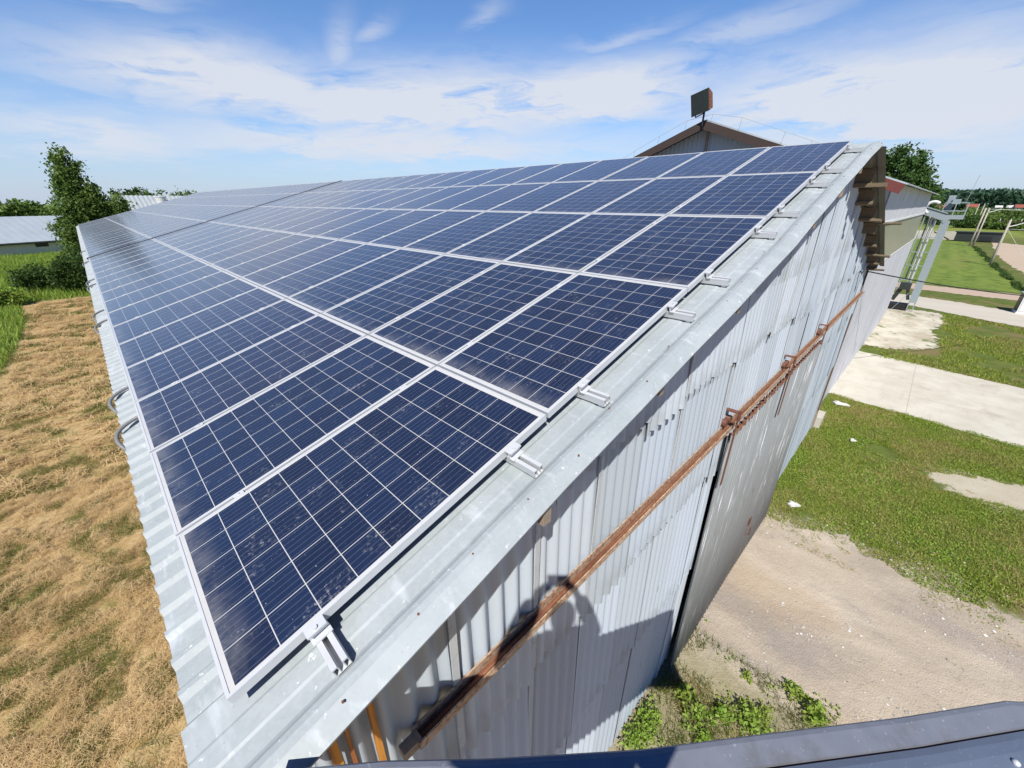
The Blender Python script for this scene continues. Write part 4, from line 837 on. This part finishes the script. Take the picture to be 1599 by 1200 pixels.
# leafy weeds at the wall foot
wl = ["tallest leafy weed against the shaded wall foot", "leafy weed just behind the tallest one at the wall", "small weed by the corner of the sliding door", "dark leafy weed in the middle of the weedy corner", "bright broad leaved weed above the blue roof edge", "low weed right of the weedy corner", "weed with pale stones on the bare ground", "weed at the right end of the small clump", "sprawling weed nearest the wall bottom", "yellowish weed between the dark ones", "tiny weed alone on the dirt", "small seedling weed in the thin grass"]
for k, (x, y, s) in enumerate(((3.75, -.30, .42), (3.98, -.24, .36), (4.75, -.45, .22), (4.55, -.72, .36), (5.05, -1.32, .40), (5.30, -1.45, .26), (6.0, -1.72, .24), (5.86, -2.0, .30), (3.58, -.22, .34), (4.85, -1.0, .26), (5.75, -1.1, .14), (4.35, -.95, .2))):
    t = thing("weed", wl[k], "weed", (x, y, G), (0, 0, 0), "weeds at the wall foot"); m_ = int(260*s/.3); a = rng.uniform(0, 6.28, m_); r_ = s*.72*rng.random(m_)**.75; lob = .55+.45*np.sin(a*rnd.choice((2, 3, 4))+k*1.7); r_ = r_*(.55+.6*lob); cen = np.stack([np.cos(a)*r_, np.sin(a)*r_, .02+s*1.05*rng.random(m_)**1.3*(1-r_/(s*1.2))], 1); v, f = leafquads(cen, .020+.018*((k*7) % 5)/4); npmesh("leaves", v, f, M_WEED, t)
    mb = MB()
    for q in range(4): mb.tube([(0, 0, -.02), (math.cos(q*1.6)*s*.3, math.sin(q*1.6)*s*.3, s*.7)], [.008, .004], 5)
    mb.build("stem", M_WEED, t)
gp = pts_in(7000, 3.2, 6.3, -2.3, -.1, lambda x, y: vnoise(x, y, 6, 31) > rng.uniform(-.3, .9, len(x)) + .25*np.maximum(0, x-4.6)); gp[:, 2] += .01+.06*rng.random(len(gp)); v, f = leafquads(gp, .024); kind(npmesh("seedlings", v, f, M_WEED), 'stuff')
gp = pts_in(14000, 3.2, 6.0, -2.3, -.1, lambda x, y: vnoise(x, y, 5, 32) > rng.uniform(-.4, .9, len(x)) + .3*np.maximum(0, x-4.6)); blades("wall_foot_grass", gp, .10, .005, M_STUB, .7)
gp = pts_in(5000, 3.2, 6.0, -2.3, -.1, lambda x, y: vnoise(x, y, 5, 35) > rng.uniform(-.3, .9, len(x)) + .25*np.maximum(0, x-4.6)); blades("dry_stalks", gp, .08, .004, M_STRAW, .9)
bush("corner_bush", "bright green leafy bush showing below the eave corner of the hall", (-.15, .75, G), .75, .8, 3.6, 90, 34, .22, .05, M_WEED)

# ------------------------------------------------------------------ the work platform the photograph is taken from
RIM = [Vector(p) for p in ((.045, -.295, -.002), (.29, -.49, -.03), (.52, -.69, -.07), (.89, -1.01, -.10), (1.25, -1.29, -.13), (1.65, -1.60, -.17), (2.03, -1.885, -.198), (2.10, -1.955, -.206))]
INW = Vector((-.64, -.77, 0)).normalized()
LP = thing("work_platform", "blue grey riveted steel platform roof edge at the bottom of the picture", "platform", (0, 0, 0))
def strip(prof, name, mat, a=0, b=None):
    mb = MB(); rows = []
    R_ = RIM[a:b]
    for j, p in enumerate(R_):
        k = .0
        rows.append([tuple(p + INW*o + Vector((0, 0, z))) for o, z in prof])
    mb.grid(rows); return mb.build(name, mat, LP, smooth=False)
strip([(.012, -.20), (0, -.03), (.0, -.006), (.006, .0), (.020, .003), (.078, -.004), (.082, -.018)], "rim", M_RIM)
strip([(.080, -.014), (.088, -.014)], "joint", M_GAP)
deck = strip([(.086, -.018), (.089, -.004), (.11, .006), (.14, .010), (.17, .008), (.22, .0), (.6, -.012), (1.38, -.02)], "deck", M_BLUE)
for j, tt in enumerate(np.linspace(.30, 2.68, 8)):
    d = 0; 
    for a, b in zip(RIM[:-1], RIM[1:]):
        L = (b-a).length
        if d+L >= tt: p = a.lerp(b, (tt-d)/L); break
        d += L
    p = p + INW*.165; mb = MB(); mb.tube([p+Vector((0, 0, .006)), p+Vector((0, 0, .016)), p+Vector((0, 0, .021))], [.011, .010, .004], 10); mb.build("rivet", M_ALU, LP, smooth=True)
e0, e1 = RIM[0]+INW*.03, RIM[-1]+INW*.03; f0, f1 = RIM[0]+INW*1.38, RIM[-1]+INW*1.38; dn = Vector((0, 0, .16)); tp = Vector((0, 0, -.03))
def q_(a, b, name): m_ = MB(); m_.quad(a+tp, b+tp, b-dn, a-dn); m_.build(name, M_BLUE, LP, thick=.02)
q_(e0, e1, "front_side"); q_(e1, f1, "right_side"); q_(f1, f0, "back_side"); q_(f0, e0, "left_side")
mb = MB(); mb.quad(e0-dn, e1-dn, f1-dn, f0-dn); mb.build("floor", M_BLUE, LP, thick=.04)
mb = MB(); c_ = f0+Vector((.15, -.1, 0)); mb.bar(tuple(c_-Vector((0, 0, .25))), tuple(c_+INW*4-Vector((0, 0, 3.2))), .25, .30); mb.bar(tuple(c_+INW*4-Vector((0, 0, 3.2))), tuple(c_+INW*4+Vector((0, 0, G))-Vector((0, 0, c_.z))), .5, .5); mb.build("boom", M_STEEL, LP)

# ------------------------------------------------------------------ the photographer standing on the platform
FH = Vector((FWD[0], FWD[1], 0)).normalized(); RT = Vector((RIGHT[0], RIGHT[1], 0)).normalized(); UPV = Vector((0, 0, 1)); C0 = Vector(CAM)
def skinned(name, pts, edges, rad, mat, parent, root=0):
    me = bpy.data.meshes.new(name); me.from_pydata([tuple(p) for p in pts], edges, []); o = bpy.data.objects.new(name, me); COL.objects.link(o); o.parent = parent
    me.materials.append(mat); md = o.modifiers.new("skin", 'SKIN'); 
    for i, r_ in enumerate(rad): me.skin_vertices[0].data[i].radius = (r_, r_) if not isinstance(r_, tuple) else r_
    me.skin_vertices[0].data[root].use_root = True; md.use_smooth_shade = True; sd_ = o.modifiers.new("smooth", 'SUBSURF'); sd_.levels = 1; sd_.render_levels = 2; return o
HEAD = C0 - FH*.34 + UPV*.02
foot_z = -.06
def P(f, r_, z): q = HEAD + FH*f + RT*r_; return Vector((q.x, q.y, z))
pts = [P(-.04, 0, .78), P(-.04, 0, 1.02), P(-.04, 0, 1.20), P(-.03, 0, 1.34), P(0, 0, 1.44), P(.01, 0, 1.53), P(0, 0, 1.60)]
rad = [(.15, .11), (.145, .10), (.17, .11), .066, .098, .112, .085]; ed = [(0, 1), (1, 2), (2, 3), (3, 4), (4, 5), (5, 6)]
def chain(start, ps, rs):
    i = start
    for p_, r_ in zip(ps, rs): pts.append(p_); rad.append(r_); ed.append((i, len(pts)-1)); i = len(pts)-1
    return i
for s in (-1, 1):
    wrist = C0 - FH*.06 + RT*s*.13 - UPV*.07; palm = C0 - FH*.045 + RT*s*.105 - UPV*.02
    hnd = chain(2, [P(-.03, s*.19, 1.24), P(.06, s*.34, 1.12), wrist, palm], [.062, .047, .030, .026])
    for k in range(4):
        b0 = palm + UPV*(.028-.019*k) + FH*.006; chain(hnd, [b0 + RT*(-s)*.020, b0 + RT*(-s)*(.050-.004*abs(k-1)), b0 + RT*(-s)*(.066-.005*abs(k-1)) - FH*.004], [.010, .009, .007])
    chain(hnd, [palm - FH*.02 - UPV*.02, palm - FH*.03 - RT*s*.035 + UPV*.0], [.011, .009])
    chain(0, [P(-.03, s*.10, .72), P(.0, s*.12, .38), P(-.03, s*.13, .04), P(.10, s*.15, foot_z+.015)], [.095, .062, .042, .035])
PER = thing("person", "person in dark clothes holding a phone up, standing on the blue grey platform", "person", (0, 0, 0))
skinned("body", pts, ed, rad, M_SKIN, PER)
pts, rad, ed = [P(-.04, 0, .80), P(-.04, 0, 1.02), P(-.04, 0, 1.20), P(-.03, 0, 1.31)], [(.168, .125), (.165, .118), (.19, .128), .075], [(0, 1), (1, 2), (2, 3)]
for s in (-1, 1): chain(2, [P(-.03, s*.19, 1.24), P(.06, s*.34, 1.12), C0 - FH*.07 + RT*s*.15 - UPV*.09], [.105, .085, .066])
skinned("jacket", pts, ed, rad, M_JACKET, PER)
pts, rad, ed = [P(-.04, 0, .84), P(-.04, 0, .76)], [(.165, .12), (.165, .12)], [(0, 1)]
for s in (-1, 1): chain(1, [P(-.03, s*.10, .70), P(.0, s*.12, .38), P(-.03, s*.13, .05)], [.108, .075, .058])
skinned("trousers", pts, ed, rad, M_BLACK, PER)
phn = thing("phone", "black phone held up in both hands of the photographer", "phone", tuple(C0 - Vector(FWD)*.022)); mb = MB(); mb.box((0, 0, 0), (.155, .076, .009), Matrix((Vector(RIGHT), -Vector(DOWN), -Vector(FWD))).transposed()); mb.build("phone_case", M_BLACK, phn)
mb = MB(); mb.box(tuple(-Vector(FWD)*.0055), (.148, .070, .001), Matrix((Vector(RIGHT), -Vector(DOWN), -Vector(FWD))).transposed()); mb.build("screen", M_DARK, phn)
